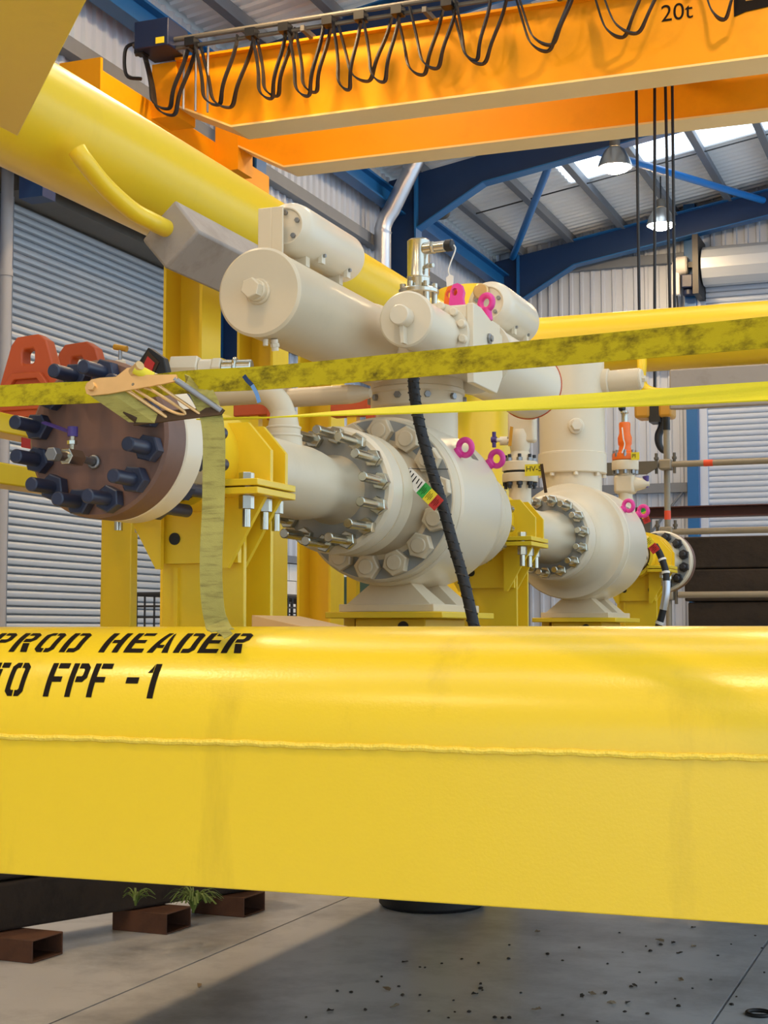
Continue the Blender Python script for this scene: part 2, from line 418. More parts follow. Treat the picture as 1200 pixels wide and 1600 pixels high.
for Yc in (15.95, 21.4, 26.9):
    t = thing('portal_frame', where[Yc], 'steel frame', (-7.95, Yc, 0), 'blue portal frames')
    cm = MB().box(-8.175, -7.72, Yc - .006, Yc + .006, 0, 7.62)
    obj('column_web', cm, 'navy', t)
    obj('column_flange', MB().box(-7.72, -7.695, Yc - .13, Yc + .13, 0, 7.62), 'blue', t)
    obj('column_flange', MB().box(-8.2, -8.175, Yc - .13, Yc + .13, 0, 8.3), 'blue', t)
    bot = [(-7.72, 7.62), (-6.66, zb(-6.66)), (RX, zb(RX))]
    top = [(-8.18, zb(-8.18) + .44), (-6.66, zb(-6.66) + .44), (RX, zb(RX) + .44)]
    bot2 = [(-8.18, 7.62)] + bot
    m1, m2 = ibeam_xz(bot, top[1:], Yc, .22, .012, .02)
    m1b = MB().prism(bot2 + top[::-1], Yc - .006, Yc + .006, XZ())
    obj('rafter_web', m1b, 'navy', t)
    obj('rafter_flange', m2, 'blue', t)
    obj('end_plate', MB().box(-7.73, -7.70, Yc - .12, Yc + .12, 7.55, zb(-7.7) + .44), 'blue', t)
t = tag(obj('eaves_beam', MB().box(-8.1, -7.9, 8.4, BY - .1, 7.86, 7.89).box(-8.1, -7.9, 8.4, BY - .1, 8.12, 8.15).box(-8.02, -8.0, 8.4, BY - .1, 7.88, 8.13), 'blue'),
    'long blue eaves beam running along the top of the left wall', 'beam')
t = tag(obj('roof_brace', MB().tube([P(862, 248, Y=21.45), P(801, 402, Y=26.75)], .06, 12), 'blue_tube'), 'blue round bracing tube slanting down to the corner of the gable wall', 'brace', 'blue roof braces')
t = tag(obj('roof_brace', MB().tube([P(905, 228, Y=21.45), P(1192, 313, Y=26.75)], .06, 12), 'blue_tube'), 'blue round bracing tube crossing behind the hoist ropes to the right', 'brace', 'blue roof braces')
t = tag(obj('wall_post', MB().box(-4.72, -4.52, BY - .3, BY - .04, 0, 9.2), 'blue'), 'blue steel gable post beside the right roller shutter', 'post')
t = tag(obj('wall_post', MB().box(-8.25, -8.0, 10.9, 11.2, 0, 8.2), 'blue'), 'blue steel post at the left edge behind the grey drainpipe', 'post')
# crane runway along the left wall
t = thing('crane_runway', 'dark navy crane runway beam along the left wall above the shutter', 'beam', (-7.6, 15, 5.6))
obj('beam_web', MB().box(-7.61, -7.59, 8.4, BY - .3, 5.62, 6.18), 'navy', t)
obj('beam_flange', MB().box(-7.74, -7.46, 8.4, BY - .3, 5.6, 5.63), 'navy', t)
obj('beam_flange', MB().box(-7.74, -7.46, 8.4, BY - .3, 6.17, 6.20), 'navy', t)
obj('rail', MB().box(-7.63, -7.57, 8.4, BY - .3, 6.20, 6.25), 'hood', t)
for yb in (11.2, 15.95, 21.4, 26.9): obj('bracket', MB().box(-7.69, -7.45, yb - .1, yb + .1, 5.35, 5.6), 'navy', t)
# drainpipe, duct, dark pipe
t = thing('drainpipe', 'grey vertical drainpipe at the left edge beside the roller shutter', 'pipe', (-7.9, 11.25, 0))
obj('pipe', MB().tube([(-7.93, 11.27, 0), (-7.93, 11.27, 6.0)], .055, 16), 'drain', t)
obj('collar', MB().tube([(-7.93, 11.27, 4.72), (-7.93, 11.27, 4.78)], .063, 16), 'drain', t)
t = thing('exhaust_duct', 'silver metal duct bending down beside the blue frame column', 'duct', P(598, 700, Y=20.6))
dp = [P(655, 240, Y=20.6), P(612, 328, Y=20.6), P(603, 342, Y=20.6), P(598, 357, Y=20.6), P(597, 720, Y=20.6)]
obj('duct_pipe', MB().tube(dp, .125, 20), 'silver_duct', t)
for a in (P(640, 268, Y=20.6), P(597.6, 362, Y=20.6)): obj('seam_band', MB().cyl(a, (0, 0, 1), .134, -.03, .03, 20) if a.z < 7.2 else MB().tube([a, a + (dp[0] - dp[1]).normalized() * .05], .134, 20), 'silver_duct', t)
t = tag(obj('vent_pipe', MB().tube(bez([P(700, 310, Y=23.5), P(699, 330, Y=23.5), P(692, 338, Y=23.5), P(664, 340, Y=23.5), P(654, 347, Y=23.5), P(653, 420, Y=23.5)], 5), .055, 12), 'hood'), 'dark cranked vent pipe above the silver position sensor', 'pipe')

# high-bay lamps: the row seen and the rest of the grid that lights the bay
def high_bay(pos, label):
    x, y, z = pos
    t = thing('high_bay_lamp', label, 'lamp', (x, y, z), 'high bay lamps')
    obj('reflector', MB().lathe([(.235, 0), (.225, .04), (.19, .14), (.13, .24), (.07, .29), (.07, .30), (.14, .25), (.2, .14), (.235, .045), (.24, .0)], (x, y, z), (0, 0, 1), 32), 'lamp_shell', t)
    obj('diffuser', MB().lathe([(0, -.08), (.10, -.07), (.18, -.038), (.21, -.002), (.21, .02), (0, .02)], (x, y, z), (0, 0, 1), 20), 'lamp_glow', t)
    obj('ballast_housing', MB().cyl((x, y, z), (0, 0, 1), .075, .29, .44, 20, .015), 'hood', t)
    obj('hanger', MB().tube([(x, y, z + .44), (x, y, deck_z(x) - .02)], .012, 8), 'wire_dark', t)
p1 = P(961, 262, Y=21.0); p2 = P(1033, 352, Y=25.2)
high_bay(p1, 'round high bay lamp hanging below the blue rafter, left of the hoist ropes')
high_bay(p2, 'round high bay lamp hanging in front of the gable wall, lower and farther one')
k = 0
for gx, gy in ((-5.6, 12.0), (-5.6, 7.2), (-5.6, .2), (-4.6, -5.0), (-5.4, 17.5), (-1.2, 17.5), (-1.2, 10.0), (-1.4, -.4), (-.6, -5.5)):
    high_bay((gx, gy, min(deck_z(gx) - .75, 8.6)), 'round high bay lamp under the roof outside the picture')
# ================================================================== THE OVERHEAD CRANE
GX0, GX1 = -7.15, 7.4
cr = thing('bridge_crane', 'orange twin-girder overhead travelling crane marked 20t', 'crane', (0, 13.6, 6.2))
def girder(y0, y1, z0, z1, taper):
    t = .012
    poly = [(GX0, z0 + .28), (GX0 + taper, z0), (GX1, z0), (GX1, z1), (GX0, z1)]
    mb = MB().prism(poly, y0 + .05, y0 + .05 + t, XZ()); g = obj('girder_web', mb, 'crane', cr)
    obj('girder_web', MB().prism(poly, y1 - .05 - t, y1 - .05, XZ()), 'crane', cr)
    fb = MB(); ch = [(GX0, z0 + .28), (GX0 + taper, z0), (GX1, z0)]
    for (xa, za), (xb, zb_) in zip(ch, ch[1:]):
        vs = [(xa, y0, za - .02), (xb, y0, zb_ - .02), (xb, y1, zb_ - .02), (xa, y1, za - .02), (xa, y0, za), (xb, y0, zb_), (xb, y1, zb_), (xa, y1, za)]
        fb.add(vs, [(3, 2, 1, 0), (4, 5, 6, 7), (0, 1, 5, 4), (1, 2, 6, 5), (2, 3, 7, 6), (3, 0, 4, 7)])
    obj('bottom_flange', fb, 'crane_orange_lit', cr)
    obj('top_flange', MB().box(GX0, GX1, y0 - .03, y1 + .03, z1, z1 + .025), 'crane', cr)
    obj('rail', MB().box(GX0 + .3, GX1, (y0 + y1) / 2 - .03, (y0 + y1) / 2 + .03, z1 + .025, z1 + .07), 'hood', cr)
GZ0, GZ1 = 6.43, 7.14
girder(12.9, 13.3, GZ0, GZ1, .60)
girder(14.25, 14.6, GZ0, GZ1, .53)
# end carriage riding on the runway
obj('end_carriage', MB().box(-7.74, -7.42, 11.9, 15.6, 6.33, 6.78), 'crane', cr, bevel=.02)
obj('carriage_end_plate', MB().box(-7.80, -7.36, 11.86, 11.9, 6.28, 6.84), 'crane', cr)
obj('buffer', MB().cyl((-7.58, 11.86, 6.5), (0, -1, 0), .07, 0, .12, 20, .02), 'black', cr)
obj('bracket', MB().box(-7.42, GX0, 12.9, 13.3, 6.6, GZ1), 'crane', cr)
obj('bracket', MB().box(-7.42, GX0, 14.25, 14.6, 6.45, GZ1), 'crane', cr)
for yw in (12.15, 15.3): obj('wheel', MB().cyl((-7.64, yw, 6.36), (1, 0, 0), .11, 0, .12, 24, .01), 'hood', cr)
for k in range(3): obj('drop_cable', MB().tube([(-7.0 + k * .13, 12.78, 7.18), (-7.0 + k * .13, 12.78, 6.6 - .03 * k)], .012, 6), 'silver_duct', cr)
# control cabinet on the girder end
cb = P(250, 80, Y=12.7)
bx = obj('control_box', MB().box(-7.42, -7.05, 12.55, 12.95, 7.17, 7.44), 'box_blue', cr, bevel=.01)
obj('warning_label', MB().box(-7.18, -7.09, 12.543, 12.549, 7.19, 7.25), 'tag_yellow', bx)
obj('conduit', MB().tube(bez([(-7.47, 12.7, 7.3), (-7.6, 12.7, 7.25), (-7.6, 12.72, 7.0), (-7.45, 12.75, 6.95)], 6), .018, 8), 'black', bx)
# festoon track and hanging cable loops
for dz, dy, rr in ((7.26, 12.68, .025), (7.19, 12.72, .02)): obj('festoon_track', MB().tube([(-7.5, dy, dz), (GX1, dy, dz)], rr, 10), 'hood', cr)
k = 0; xx = -6.9
while xx < GX1: obj('track_arm', MB().box(xx - .02, xx + .02, 12.66, 12.95, 7.15, 7.2), 'hood', cr); xx += 1.2
def loop(px0, px1, pyb, off):
    a = P(px0, 60, Y=12.66 + off); b = P(px1, 60, Y=12.66 + off); xm = (a.x + b.x) / 2
    zb_ = P((px0 + px1) / 2, pyb, Y=12.66 + off).z; pts = []; dirs = []
    for i in range(41):
        s_ = -1 + 2 * i / 40; x_ = xm + (b.x - a.x) / 2 * s_
        pts.append((x_, 12.66 + off + .05 * math.sin(i * .35), zb_ + (7.22 - zb_) * abs(s_) ** 2.35)); dirs.append((0, 1, 0))
    obj('festoon_cable', MB().ribbon(pts, dirs, .05, .014), 'rubber', cr)
for i, (a, b, c) in enumerate([(222, 292, 168), (226, 303, 178), (303, 368, 162), (312, 394, 166), (393, 444, 152), (400, 455, 148), (449, 503, 148), (461, 514, 142), (519, 561, 138), (527, 610, 125), (566, 622, 126),
                (620, 690, 115), (640, 712, 105), (705, 790, 98), (712, 765, 92), (805, 893, 78), (808, 900, 68), (924, 1010, 56), (935, 1040, 50), (1095, 1160, 28)]):
    loop(a, b, c, .0 + .07 * (i % 2))
for px_ in (222, 300, 394, 446, 514, 564, 622, 700, 800, 900, 930, 1010):
    q = P(px_, 40, Y=12.68); obj('cable_trolley', MB().box(q.x - .05, q.x + .05, 12.62, 12.74, 7.16, 7.24), 'black', cr)
# lettering on the near girder
def text_mesh(s, size, fn, m, name, parent, depth=.002):
    cu = bpy.data.curves.new('t', 'FONT'); cu.body = s; cu.size = size; cu.extrude = 0
    to = bpy.data.objects.new('t', cu); C.objects.link(to); dg = bpy.context.evaluated_depsgraph_get(); dg.update()
    me = bpy.data.meshes.new_from_object(to.evaluated_get(dg)); mb = MB()
    mb.add([fn(v.co.x, v.co.y) for v in me.vertices], [tuple(p.vertices) for p in me.polygons])
    bpy.data.objects.remove(to); bpy.data.curves.remove(cu); bpy.data.meshes.remove(me)
    return obj(name, mb, m, parent, smooth=0)
q = P(1032, 34, Y=12.94)
text_mesh('20t', .21, lambda u, v: (q.x + u, 12.944, q.z + v), 'stencil', 'capacity_lettering', cr)
# dark maker's mark at the right edge: swept dark panel with a cut pale stroke
a = P(1147, 26, Y=12.94)
obj('emblem', MB().prism([(0, 0), (0.10, .03), (.32, .05), (.55, .12), (.75, .22), (.75, 7.13 - a.z), (0, 7.13 - a.z)], 12.938, 12.946, lambda u, v, h: (a.x + u, h, a.z + v)), 'stencil', cr, smooth=0)
obj('emblem_stroke', MB().prism([(.10, .12), (.16, .12), (.20, .16), (.10, .26)], 12.932, 12.937, lambda u, v, h: (a.x + u, h, a.z + v)), 'amber', cr, smooth=0)
obj('emblem_stroke', MB().prism([(.17, .12), (.22, .13), (.30, .24), (.26, .26)], 12.932, 12.937, lambda u, v, h: (a.x + u, h, a.z + v)), 'amber', cr, smooth=0)
# hoist trolley, ropes and hook
t = thing('hoist', 'crane hoist with four dark steel ropes and an orange hook block', 'hoist', P(1035, 700, Y=13.78))
hx = P(1025, 300, Y=13.78).x
obj('trolley_frame', MB().box(hx - .75, hx + .75, 13.05, 14.45, 7.22, 7.46), 'crane', t)
obj('rope_drum', MB().cyl((hx - .6, 13.78, 7.6), (1, 0, 0), .2, 0, 1.2, 28, .02), 'hood', t)
for xt, xb in ((993.5, 1001), (1025, 1023), (1038, 1050), (1050.5, 1056)):
    obj('rope', MB().tube([P(xt, 100, Y=13.78) + Vector((0, 0, .9)), P(xb, 640, Y=13.78)], .014, 8), 'black', t)
h0 = P(1022, 641, Y=13.78)
hb = MB().box(h0.x - .16, h0.x - .02, 13.66, 13.9, h0.z - .08, h0.z + .14).box(h0.x + .06, h0.x + .18, 13.66, 13.9, h0.z - .08, h0.z + .14)
obj('hook_block', hb, 'amber', t, bevel=.025)
obj('sheave_housing', MB().box(h0.x - .03, h0.x + .07, 13.68, 13.88, h0.z - .12, h0.z + .12), 'black', t)
hk = [P(1035, 655, Y=13.78), P(1034, 668, Y=13.78), P(1029, 680, Y=13.78), P(1030, 695, Y=13.78), P(1037, 705, Y=13.78), P(1044, 697, Y=13.78)]
obj('hook', MB().tube(bez(hk, 6), [.036 - .022 * max(0, i - 15) / 15 for i in range(31)], 12), 'black', t)
obj('swivel', MB().tube([h0 + Vector((.05, 0, -.05)), P(1035, 660, Y=13.78)], .04, 12), 'black', t)
# ================================================================== THE MANIFOLD FRAME (welded, one thing)
fr = thing('manifold_frame', 'welded yellow tubular frame carrying the valves, stencilled PROD HEADER on its front beam', 'frame', (-1.2, 6.5, 0))
TR, TY, TZ = .2286, 3.03, 1.38
bx0, bx1 = -4.2, .9
fb = obj('front_tube', MB().lathe([(TR, bx0), (TR, bx1)], (0, TY, TZ), (1, 0, 0), 96), 'beam_yellow', fr)
obj('front_web_plate', MB().box(bx0, bx1, TY - TR, TY - TR + .016, 1.084, TZ - .004), 'beam_yellow', fr, bevel=.003)
obj('rear_web_plate', MB().box(bx0, bx1, TY + TR - .016, TY + TR, 1.084, TZ - .004), 'yellow', fr)
obj('bottom_plate', MB().box(bx0, bx1, TY - TR + .016, TY + TR - .016, 1.084, 1.10), 'yellow', fr)
wp = [(bx0 + i * .02, TY - TR - .001 + .0012 * math.sin(i * 2.1), TZ - .006 +   .0009 * math.sin(i * .37) + .0010 * math.sin(i * 1.7)) for i in range(int((bx1 - bx0) / .02) + 1)]
obj('weld_bead', MB().tube(wp, .0065, 8), 'weld_yellow', fr)
# stencilled lettering wrapped on the tube
S_, G_ = .19, .05
def cee(x0, x1, y0, y1, t=.17, c=.13):
    return [(x0, y1), (x1 - c, y1), (x1, y1 - c), (x1, y0 + c), (x1 - c, y0), (x0, y0), (x0, y0 + t), (x1 - t - c * .3, y0 + t), (x1 - t, y0 + t + c * .3), (x1 - t, y1 - t - c * .3), (x1 - t - c * .3, y1 - t), (x0, y1 - t)]
def mir(p, w=.6): return [(w - u, v) for u, v in p][::-1]
def rect(a, b, c, d): return [(a, c), (b, c), (b, d), (a, d)]
GL = {
 'P': [rect(0, S_, 0, 1), cee(S_ + G_, .62, .42, 1)],
 'R': [rect(0, S_, 0, 1), cee(S_ + G_, .62, .46, 1), [(.40, 0), (.62, 0), (.50, .40), (.28, .40)]],
 'O': [mir(cee(.325, .62, 0, 1), .6), cee(.325, .62, 0, 1)],
 'D': [rect(0, S_, 0, 1), cee(S_ + G_, .62, 0, 1)],
 'H': [rect(0, S_, 0, 1), rect(.43, .62, 0, 1), rect(S_ + G_, .43, .42, .58)],
 'E': [rect(0, S_, 0, 1), rect(S_ + G_, .6, .83, 1), rect(S_, .5, .42, .58), rect(S_, .6, 0, .17)],
 'F': [rect(0, S_, 0, 1), rect(S_ + G_, .62, .83, 1), rect(S_, .5, .42, .58)],
 'A': [[(0, 0), (S_, 0), (.38, 1), (.24, 1)], [(.46, 0), (.66, 0), (.46, 1), (.42, .9)], rect(.24, .42, .2, .34)],
 'T': [rect(0, .28, .83, 1), rect(.34, .62, .83, 1), rect(.21, .41, 0, .79)],
 '1': [rect(.22, .42, 0, 1), [(.04, .72), (.2, .72), (.2, 1), (.14, .86)]],
 '-': [rect(.08, .5, .4, .58)],
}
def tube_hit(px_, py_):
    r = ray(px_, py_); oy, oz = -TY, CAMH - TZ
    a = r.y ** 2 + r.z ** 2; b = 2 * (oy * r.y + oz * r.z); c = oy ** 2 + oz ** 2 - TR ** 2
    t_ = (-b - math.sqrt(max(0, b * b - 4 * a * c))) / (2 * a); p = CAM + r * t_
    return p.x, math.atan2(TY - p.y, p.z - TZ) * TR        # distance along, arc below the crown
def stencil(text, starts, s_top, s_bot, wid):
    for ch, x0 in zip(text, starts):
        bm = bmesh.new()
        for poly in GL.get(ch, []):
            f = bm.faces.new([bm.verts.new((x0 + u / .62 * wid, v, 0)) for u, v in poly])
        for k in range(1, 10): bmesh.ops.bisect_plane(bm, geom=bm.verts[:] + bm.edges[:] + bm.faces[:], plane_co=(0, k / 10, 0), plane_no=(0, 1, 0))
        bmesh.ops.triangulate(bm, faces=bm.faces[:])
        bm.verts.index_update(); mb = MB(); vs = []
        for v in bm.verts:
            ph = (s_bot + (s_top - s_bot) * v.co.y) / TR; R_ = TR + .0009
            vs.append((v.co.x, TY - R_ * math.sin(ph), TZ + R_ * math.cos(ph)))
        mb.add(vs, [tuple(v.index for v in f.verts) for f in bm.faces]); bm.free()
        obj('stencil_letter', mb, 'stencil', fb, smooth=0)
_, s2b = tube_hit(150, 1090); _, s2t = tube_hit(150, 1037)
stencil('TOFPF-1', [tube_hit(p, 1090)[0] for p in (-27, 6, 66.5, 100, 134, 187, 219)], s2t, s2b, abs(tube_hit(134, 1090)[0] - tube_hit(106, 1090)[0]))
_, s1b = tube_hit(200, 1020); _, s1t = tube_hit(200, 990)
stencil('PRODHEADER', [tube_hit(p, 1020)[0] for p in (-26, 12, 51, 91, 153, 192, 229, 270, 308, 345)], s1t, s1b, abs(tube_hit(340, 1020)[0] - tube_hit(308, 1020)[0]))

# upper rails, corner posts
RXL, RZ, FY = -3.42, 3.615, 10.7
obj('upper_side_rail', MB().lathe([(TR, 2.4), (TR, FY)], (RXL, 0, RZ), (0, 1, 0), 72), 'yellow', fr)
obj('upper_far_rail', MB().lathe([(TR - .01, RXL), (TR - .01, .9)], (0, FY, RZ + .03), (1, 0, 0), 64), 'yellow', fr)
def post(x, y, z0, z1, r):
    return MB().lathe([(0, z1 + .05), (r * .6, z1 + .045), (r * .92, z1 + .02), (r, z1 - .03), (r, z0), (0, z0)], (x, y, 0), (0, 0, 1), 56)
obj('corner_post', post(RXL, FY, 0, 4.08, .29), 'yellow', fr)
obj('corner_post', post(.9, FY, 0, 4.08, .29), 'yellow', fr)
obj('corner_post', post(-4.3, TY, 0, 2.6, .29), 'yellow', fr)
obj('corner_post', post(.9, TY, 0, 2.2, .29), 'yellow', fr)
obj('lower_side_tube', MB().lathe([(TR, TY + .2), (TR, FY)], (RXL, 0, 1.33), (0, 1, 0), 48), 'yellow', fr)
obj('lower_side_tube', MB().lathe([(TR, TY + .2), (TR, FY)], (.9, 0, 1.33), (0, 1, 0), 48), 'yellow', fr)
obj('lower_far_tube', MB().lathe([(TR, RXL), (TR, .9)], (0, FY, 1.33), (1, 0, 0), 48), 'yellow', fr)
obj('unseen_deck', MB().box(RXL, -.2, TY + TR, FY - TR, 1.30, 1.33), 'hood', fr)  # unseen deck, its width and dark underside shaped to shade the floor
# horizontal corner gusset between the side rail and the front top rail, seen from below
gp = [(-3.10, 3.0), (-3.10, 4.46), (-2.30, 3.60), (-1.74, 3.0)]
obj('gusset_plate', MB().prism(gp, 3.33, 3.37, XY), 'yellow', fr, bevel=.004)
obj('gusset_strut', MB().box(-3.42, -3.10, 3.1, 4.2, 3.37, 3.40), 'yellow', fr)
obj('upper_front_rail', MB().lathe([(TR, -4.3), (TR, .9)], (0, TY - .1, RZ), (1, 0, 0), 48), 'yellow', fr)
# H columns between lower and upper rail
def hcol(x, y, z0, z1, wx=.19, dy=.19, tf=.014, tw=.012):
    mb = MB().box(x - wx / 2, x + wx / 2, y + dy * .28 - tw / 2, y + dy * .28 + tw / 2, z0, z1)
    for s in (-1, 1): mb.box(x + s * wx / 2 - tf / 2, x + s * wx / 2 + tf / 2, y - dy / 2, y + dy / 2, z0, z1)
    return mb
for yc in (6.35, 7.12, 7.88): obj('column', hcol(RXL, yc, 1.33, RZ - TR + .02), 'yellow', fr)
# cross plate with a window between the columns
pz = lambda y_, base: base
obj('infill_plate', MB().box(RXL - .02, RXL + .0, 6.4, 7.1, 2.3, 2.93), 'yellow', fr)
obj('column_cleat', MB().box(RXL + .1, RXL + .14, 7.9, 8.1, 2.45, 2.62), 'yellow', fr)
# short post and ledger tubes behind the brown flange
obj('short_post', MB().box(-2.81, -2.69, 4.575, 4.62, 1.33, 2.2), 'yellow', fr, bevel=.004)
obj('ledger', MB().box(-2.80, -2.70, 3.3, 4.6, 2.035, 2.10), 'yellow', fr, bevel=.005)
obj('ledger', MB().box(-2.80, -2.70, 3.3, 4.6, 2.19, 2.25), 'yellow', fr, bevel=.005)
obj('ledger_post', MB().box(-2.80, -2.70, 3.26, 3.36, 1.33, 2.25), 'yellow', fr)
obj('warning_label', MB().box(-2.698, -2.694, 3.93, 4.1, 2.155, 2.185), 'tag_red', fr)

# ================================================================== PIPE LINE
PX, PZ = -1.9, 2.045
def ax(prof, n=64, dz=0): return MB().lathe(prof, (PX, 0, PZ + dz), (0, 1, 0), n)
def stud_set(root, R, n, a0, y0, y1, r, me_cache, matn, nuts, twist=0.0, nut_across=None, name='stud', arc_=None):
    """studs along Y from y0 to y1 on a bolt circle with a nut (sub-part) at each of nuts"""
    na = nut_across or r * 3.3
    sm_ = mesh_of('stud', MB().cyl((0, 0, 0), (0, 1, 0), r, 0, y1 - y0, 20, r * .18), matn)
    nm = mesh_of('nut', MB().hexa((0, 0, 0), (0, 1, 0), na, 0, r * 1.9, twist), matn)
    for k in range(n):
        q = math.radians(a0) + 2 * math.pi * k / n; px_, pz_ = PX + R * math.sin(q), PZ + R * math.cos(q)
        s = inst(name, sm_, root, (px_, y0, pz_), (0, math.radians(random.uniform(0, 40)), 0))
        for yn in nuts:
            o = bpy.data.objects.new('nut', nm); C.objects.link(o); o.parent = s; o.location = (0, yn - y0, 0)
# brown blind flange at the near end
bf = thing('blind_flange', 'round brown blind flange with dark blue studs at the near end of the pipe', 'flange', (PX, 3.12, PZ - .19))
disc = obj('disc', ax([(0, 3.07), (.178, 3.07), (.186, 3.076), (.186, 3.158), (0, 3.158)], 96), 'brown', bf)
stud_set(bf, .152, 12, 102, 2.955, 3.425, .0165, None, 'stud_blue', (3.036, 3.256), nut_across=.056)
v = thing('needle_valve', 'small steel needle valve with a purple lever on the brown flange', 'valve', P(145, 722, Y=3.06))
a0 = P(148, 722, Y=3.07); a1 = P(120, 716, Y=3.0); a2 = P(84, 710, Y=2.91)
dv = (a2 - a0).normalized()
obj('nipple', MB().tube([a0, a1], .0085, 14).torus(a0 + Vector((0, -.004, 0)), (0, 1, 0), .012, .005), 'zinc_dull', v)
obj('valve_body', MB().hexa(a1, dv, .034, -.01, .045).tube([a1 + dv * .03, a2], .012, 14), 'zinc', v)
obj('end_plug', MB().hexa(a2, dv, .028, -.012, .012), 'zinc_dull', v)
st = a1 + dv * .02
obj('stem', MB().tube([st, st + Vector((.008, -.01, .05))], .006, 10).hexa(st + Vector((.004, -.005, .028)), (0, 0, 1), .02, 0, .01), 'zinc', v)
e = st + Vector((.008, -.01, .05)); e2 = P(68, 660, Y=2.99)
obj('lever', MB().ribbon([e + Vector((.004, 0, .01)), e.lerp(e2, .1) + Vector((0, 0, .004)), e2], [(0, 1, .3)] * 3, .013, .004).cyl(e, (0, 0, 1), .012, -.004, .018, 12), 'purple', v)

def clamp(Y0, Y1, label, tail):
    """yellow two-part saddle clamp on a welded H stand"""
    t = thing('pipe_clamp', label, 'clamp', (PX, (Y0 + Y1) / 2, 1.33), 'yellow pipe clamps')
    Ym = (Y0 + Y1) / 2; ze = PZ - .085; R0, R1 = .118, .136
    out = arc(PX, PZ, R1, -30, 210, 28); inn = arc(PX, PZ, R0, -30, 210, 28)
    mb = MB()
    mb.prism(out + inn[::-1], Y0, Y1, XZ())
    obj('top_shell', mb, 'yellow', t, smooth=30)
    out = arc(PX, PZ, R1, 215, 325, 20); inn = arc(PX, PZ, R0, 215, 325, 20)
    obj('lower_shell', MB().prism(out + inn[::-1], Y0, Y1, XZ()), 'yellow', t, smooth=30)
    for s in (-1, 1):
        xa, xb = PX + s * .10, PX + s * .235
        for zz in (ze + .002, ze - .019): obj('ear_plate', MB().box(min(xa, xb), max(xa, xb), Y0 - .01, Y1 + .01, zz, zz + .017), 'yellow', t, bevel=.002)
        for yg in (Y0 + .085, Y1 - .035):
            poly = [(PX + s * .10, ze + .019), (PX + s * .225, ze + .019), (PX + s * .225, ze + .10), (PX + s * .16, ze + .175), (PX + s * .10, ze + .175)]
            obj('gusset', MB().prism(poly if s > 0 else poly[::-1], yg, yg + .016, XZ()), 'yellow', t)
            poly = [(PX + s * .09, ze - .019), (PX + s * .21, ze - .019), (PX + s * .105, ze - .20), (PX + s * .09, ze - .20)]
            obj('lower_gusset', MB().prism(poly if s > 0 else poly[::-1], yg, yg + .016, XZ()), 'yellow', t)
        for yb_ in (Y0 + .03, Y0 + .135, Y1 - .006):
            b = obj('bolt', MB().cyl((PX + s * .185, yb_, ze), (0, 0, 1), .011, -.10, .03, 14), 'zinc', t)
            obj('nut', MB().hexa((PX + s * .185, yb_, ze), (0, 0, 1), .034, -.055, -.02), 'zinc', b)
            obj('bolt_head', MB().hexa((PX + s * .185, yb_, ze), (0, 0, 1), .034, .019, .038), 'zinc', b)
    # stand: H section, web across, saddle plate with black discs for the dark of its holes
    sx = .12; Ym = Ym + .085
    obj('stand_web', MB().box(PX - .006, PX + .006, Ym - .03, Ym + .11, 1.33, PZ - .13), 'yellow', t)
    obj('stand_flange', MB().box(PX - .115, PX + .125, Ym - .05, Ym - .034, 1.33, PZ - .10), 'yellow', t, bevel=.002)
    obj('stand_flange', MB().box(PX - .115, PX + .125, Ym + .11, Ym + .126, 1.33, PZ - .10), 'yellow', t)
    obj('stand_stiffener', MB().box(PX - .075, PX - .063, Ym - .062, Ym - .05, 1.33, PZ - .28), 'yellow', t)
    obj('saddle_plate', MB().prism([(PX - sx - .02, PZ - .12), (PX - sx - .02, PZ - .22), (PX - sx + .02, PZ - .27), (PX + sx, PZ - .27), (PX + sx, PZ - .10), (PX - sx, PZ - .10)], Ym - .075, Ym - .055, XZ()), 'yellow', t)
    for hx_ in (-.065, .095): obj('hole_dark_disc', MB().cyl((PX + hx_, Ym - .075, PZ - .205), (0, -1, 0), .016, 0, .004, 20), 'black', t)  # flat black discs stand in for the shade inside open holes
    obj('foot_plate', MB().box(PX - .17, PX + .17, Ym - .16, Ym + .16, 1.33, 1.35), 'yellow', t)
    return t
clamp(3.45, 3.66, 'yellow pipe clamp on a stand next to the brown blind flange, nearest one', 0)
clamp(5.97, 6.21, 'yellow pipe clamp on a stand between the two white ball valves', 0)
clamp(8.95, 9.17, 'yellow pipe clamp on a stand beside the far end flange, farthest one', 0)

def flange_pair(root, y0, y1, R=.204):
    m_ = (y0 + y1) / 2
    obj('flange_ring', ax([(.10, y0), (R - .012, y0), (R, y0 + .01), (R, m_ - .006), (R - .006, m_ - .003), (.1, m_ - .003)], 80), 'cream_bright', root)
    obj('flange_ring', ax([(.10, m_ + .003), (R - .006, m_ + .003), (R, m_ + .006), (R, y1 - .008), (R - .01, y1), (.1, y1)], 80), 'cream', root)
    obj('flange_face', ax([(.10, y0 - .002), (R - .026, y0 - .002), (R - .022, y0 + .01), (.1, y0 + .01)], 80), 'grey_flange', root)
# first spool
sp = thing('pipe_spool', 'cream pipe spool with a vertical branch between the brown flange and first valve', 'pipe', (PX, 3.9, PZ - .2))
obj('end_flange', ax([(.09, 3.162), (.180, 3.162), (.186, 3.168), (.186, 3.245), (.180, 3.25), (.135, 3.255), (.118, 3.34), (.108, 3.38), (.1, 3.38)], 96), 'cream_bright', sp)
obj('pipe', ax([(.108, 3.3), (.108, 3.9), (.112, 3.95), (.112, 4.22), (.108, 4.27), (.096, 4.37), (.094, 4.40), (.100, 4.44), (.112, 4.47), (.114, 4.48)], 64), 'cream', sp)
flange_pair(sp, 4.47, 4.665)
stud_set(sp, .172, 14, 6, 4.30, 4.70, .0155, None, 'zinc', (4.44,), nut_across=.05)
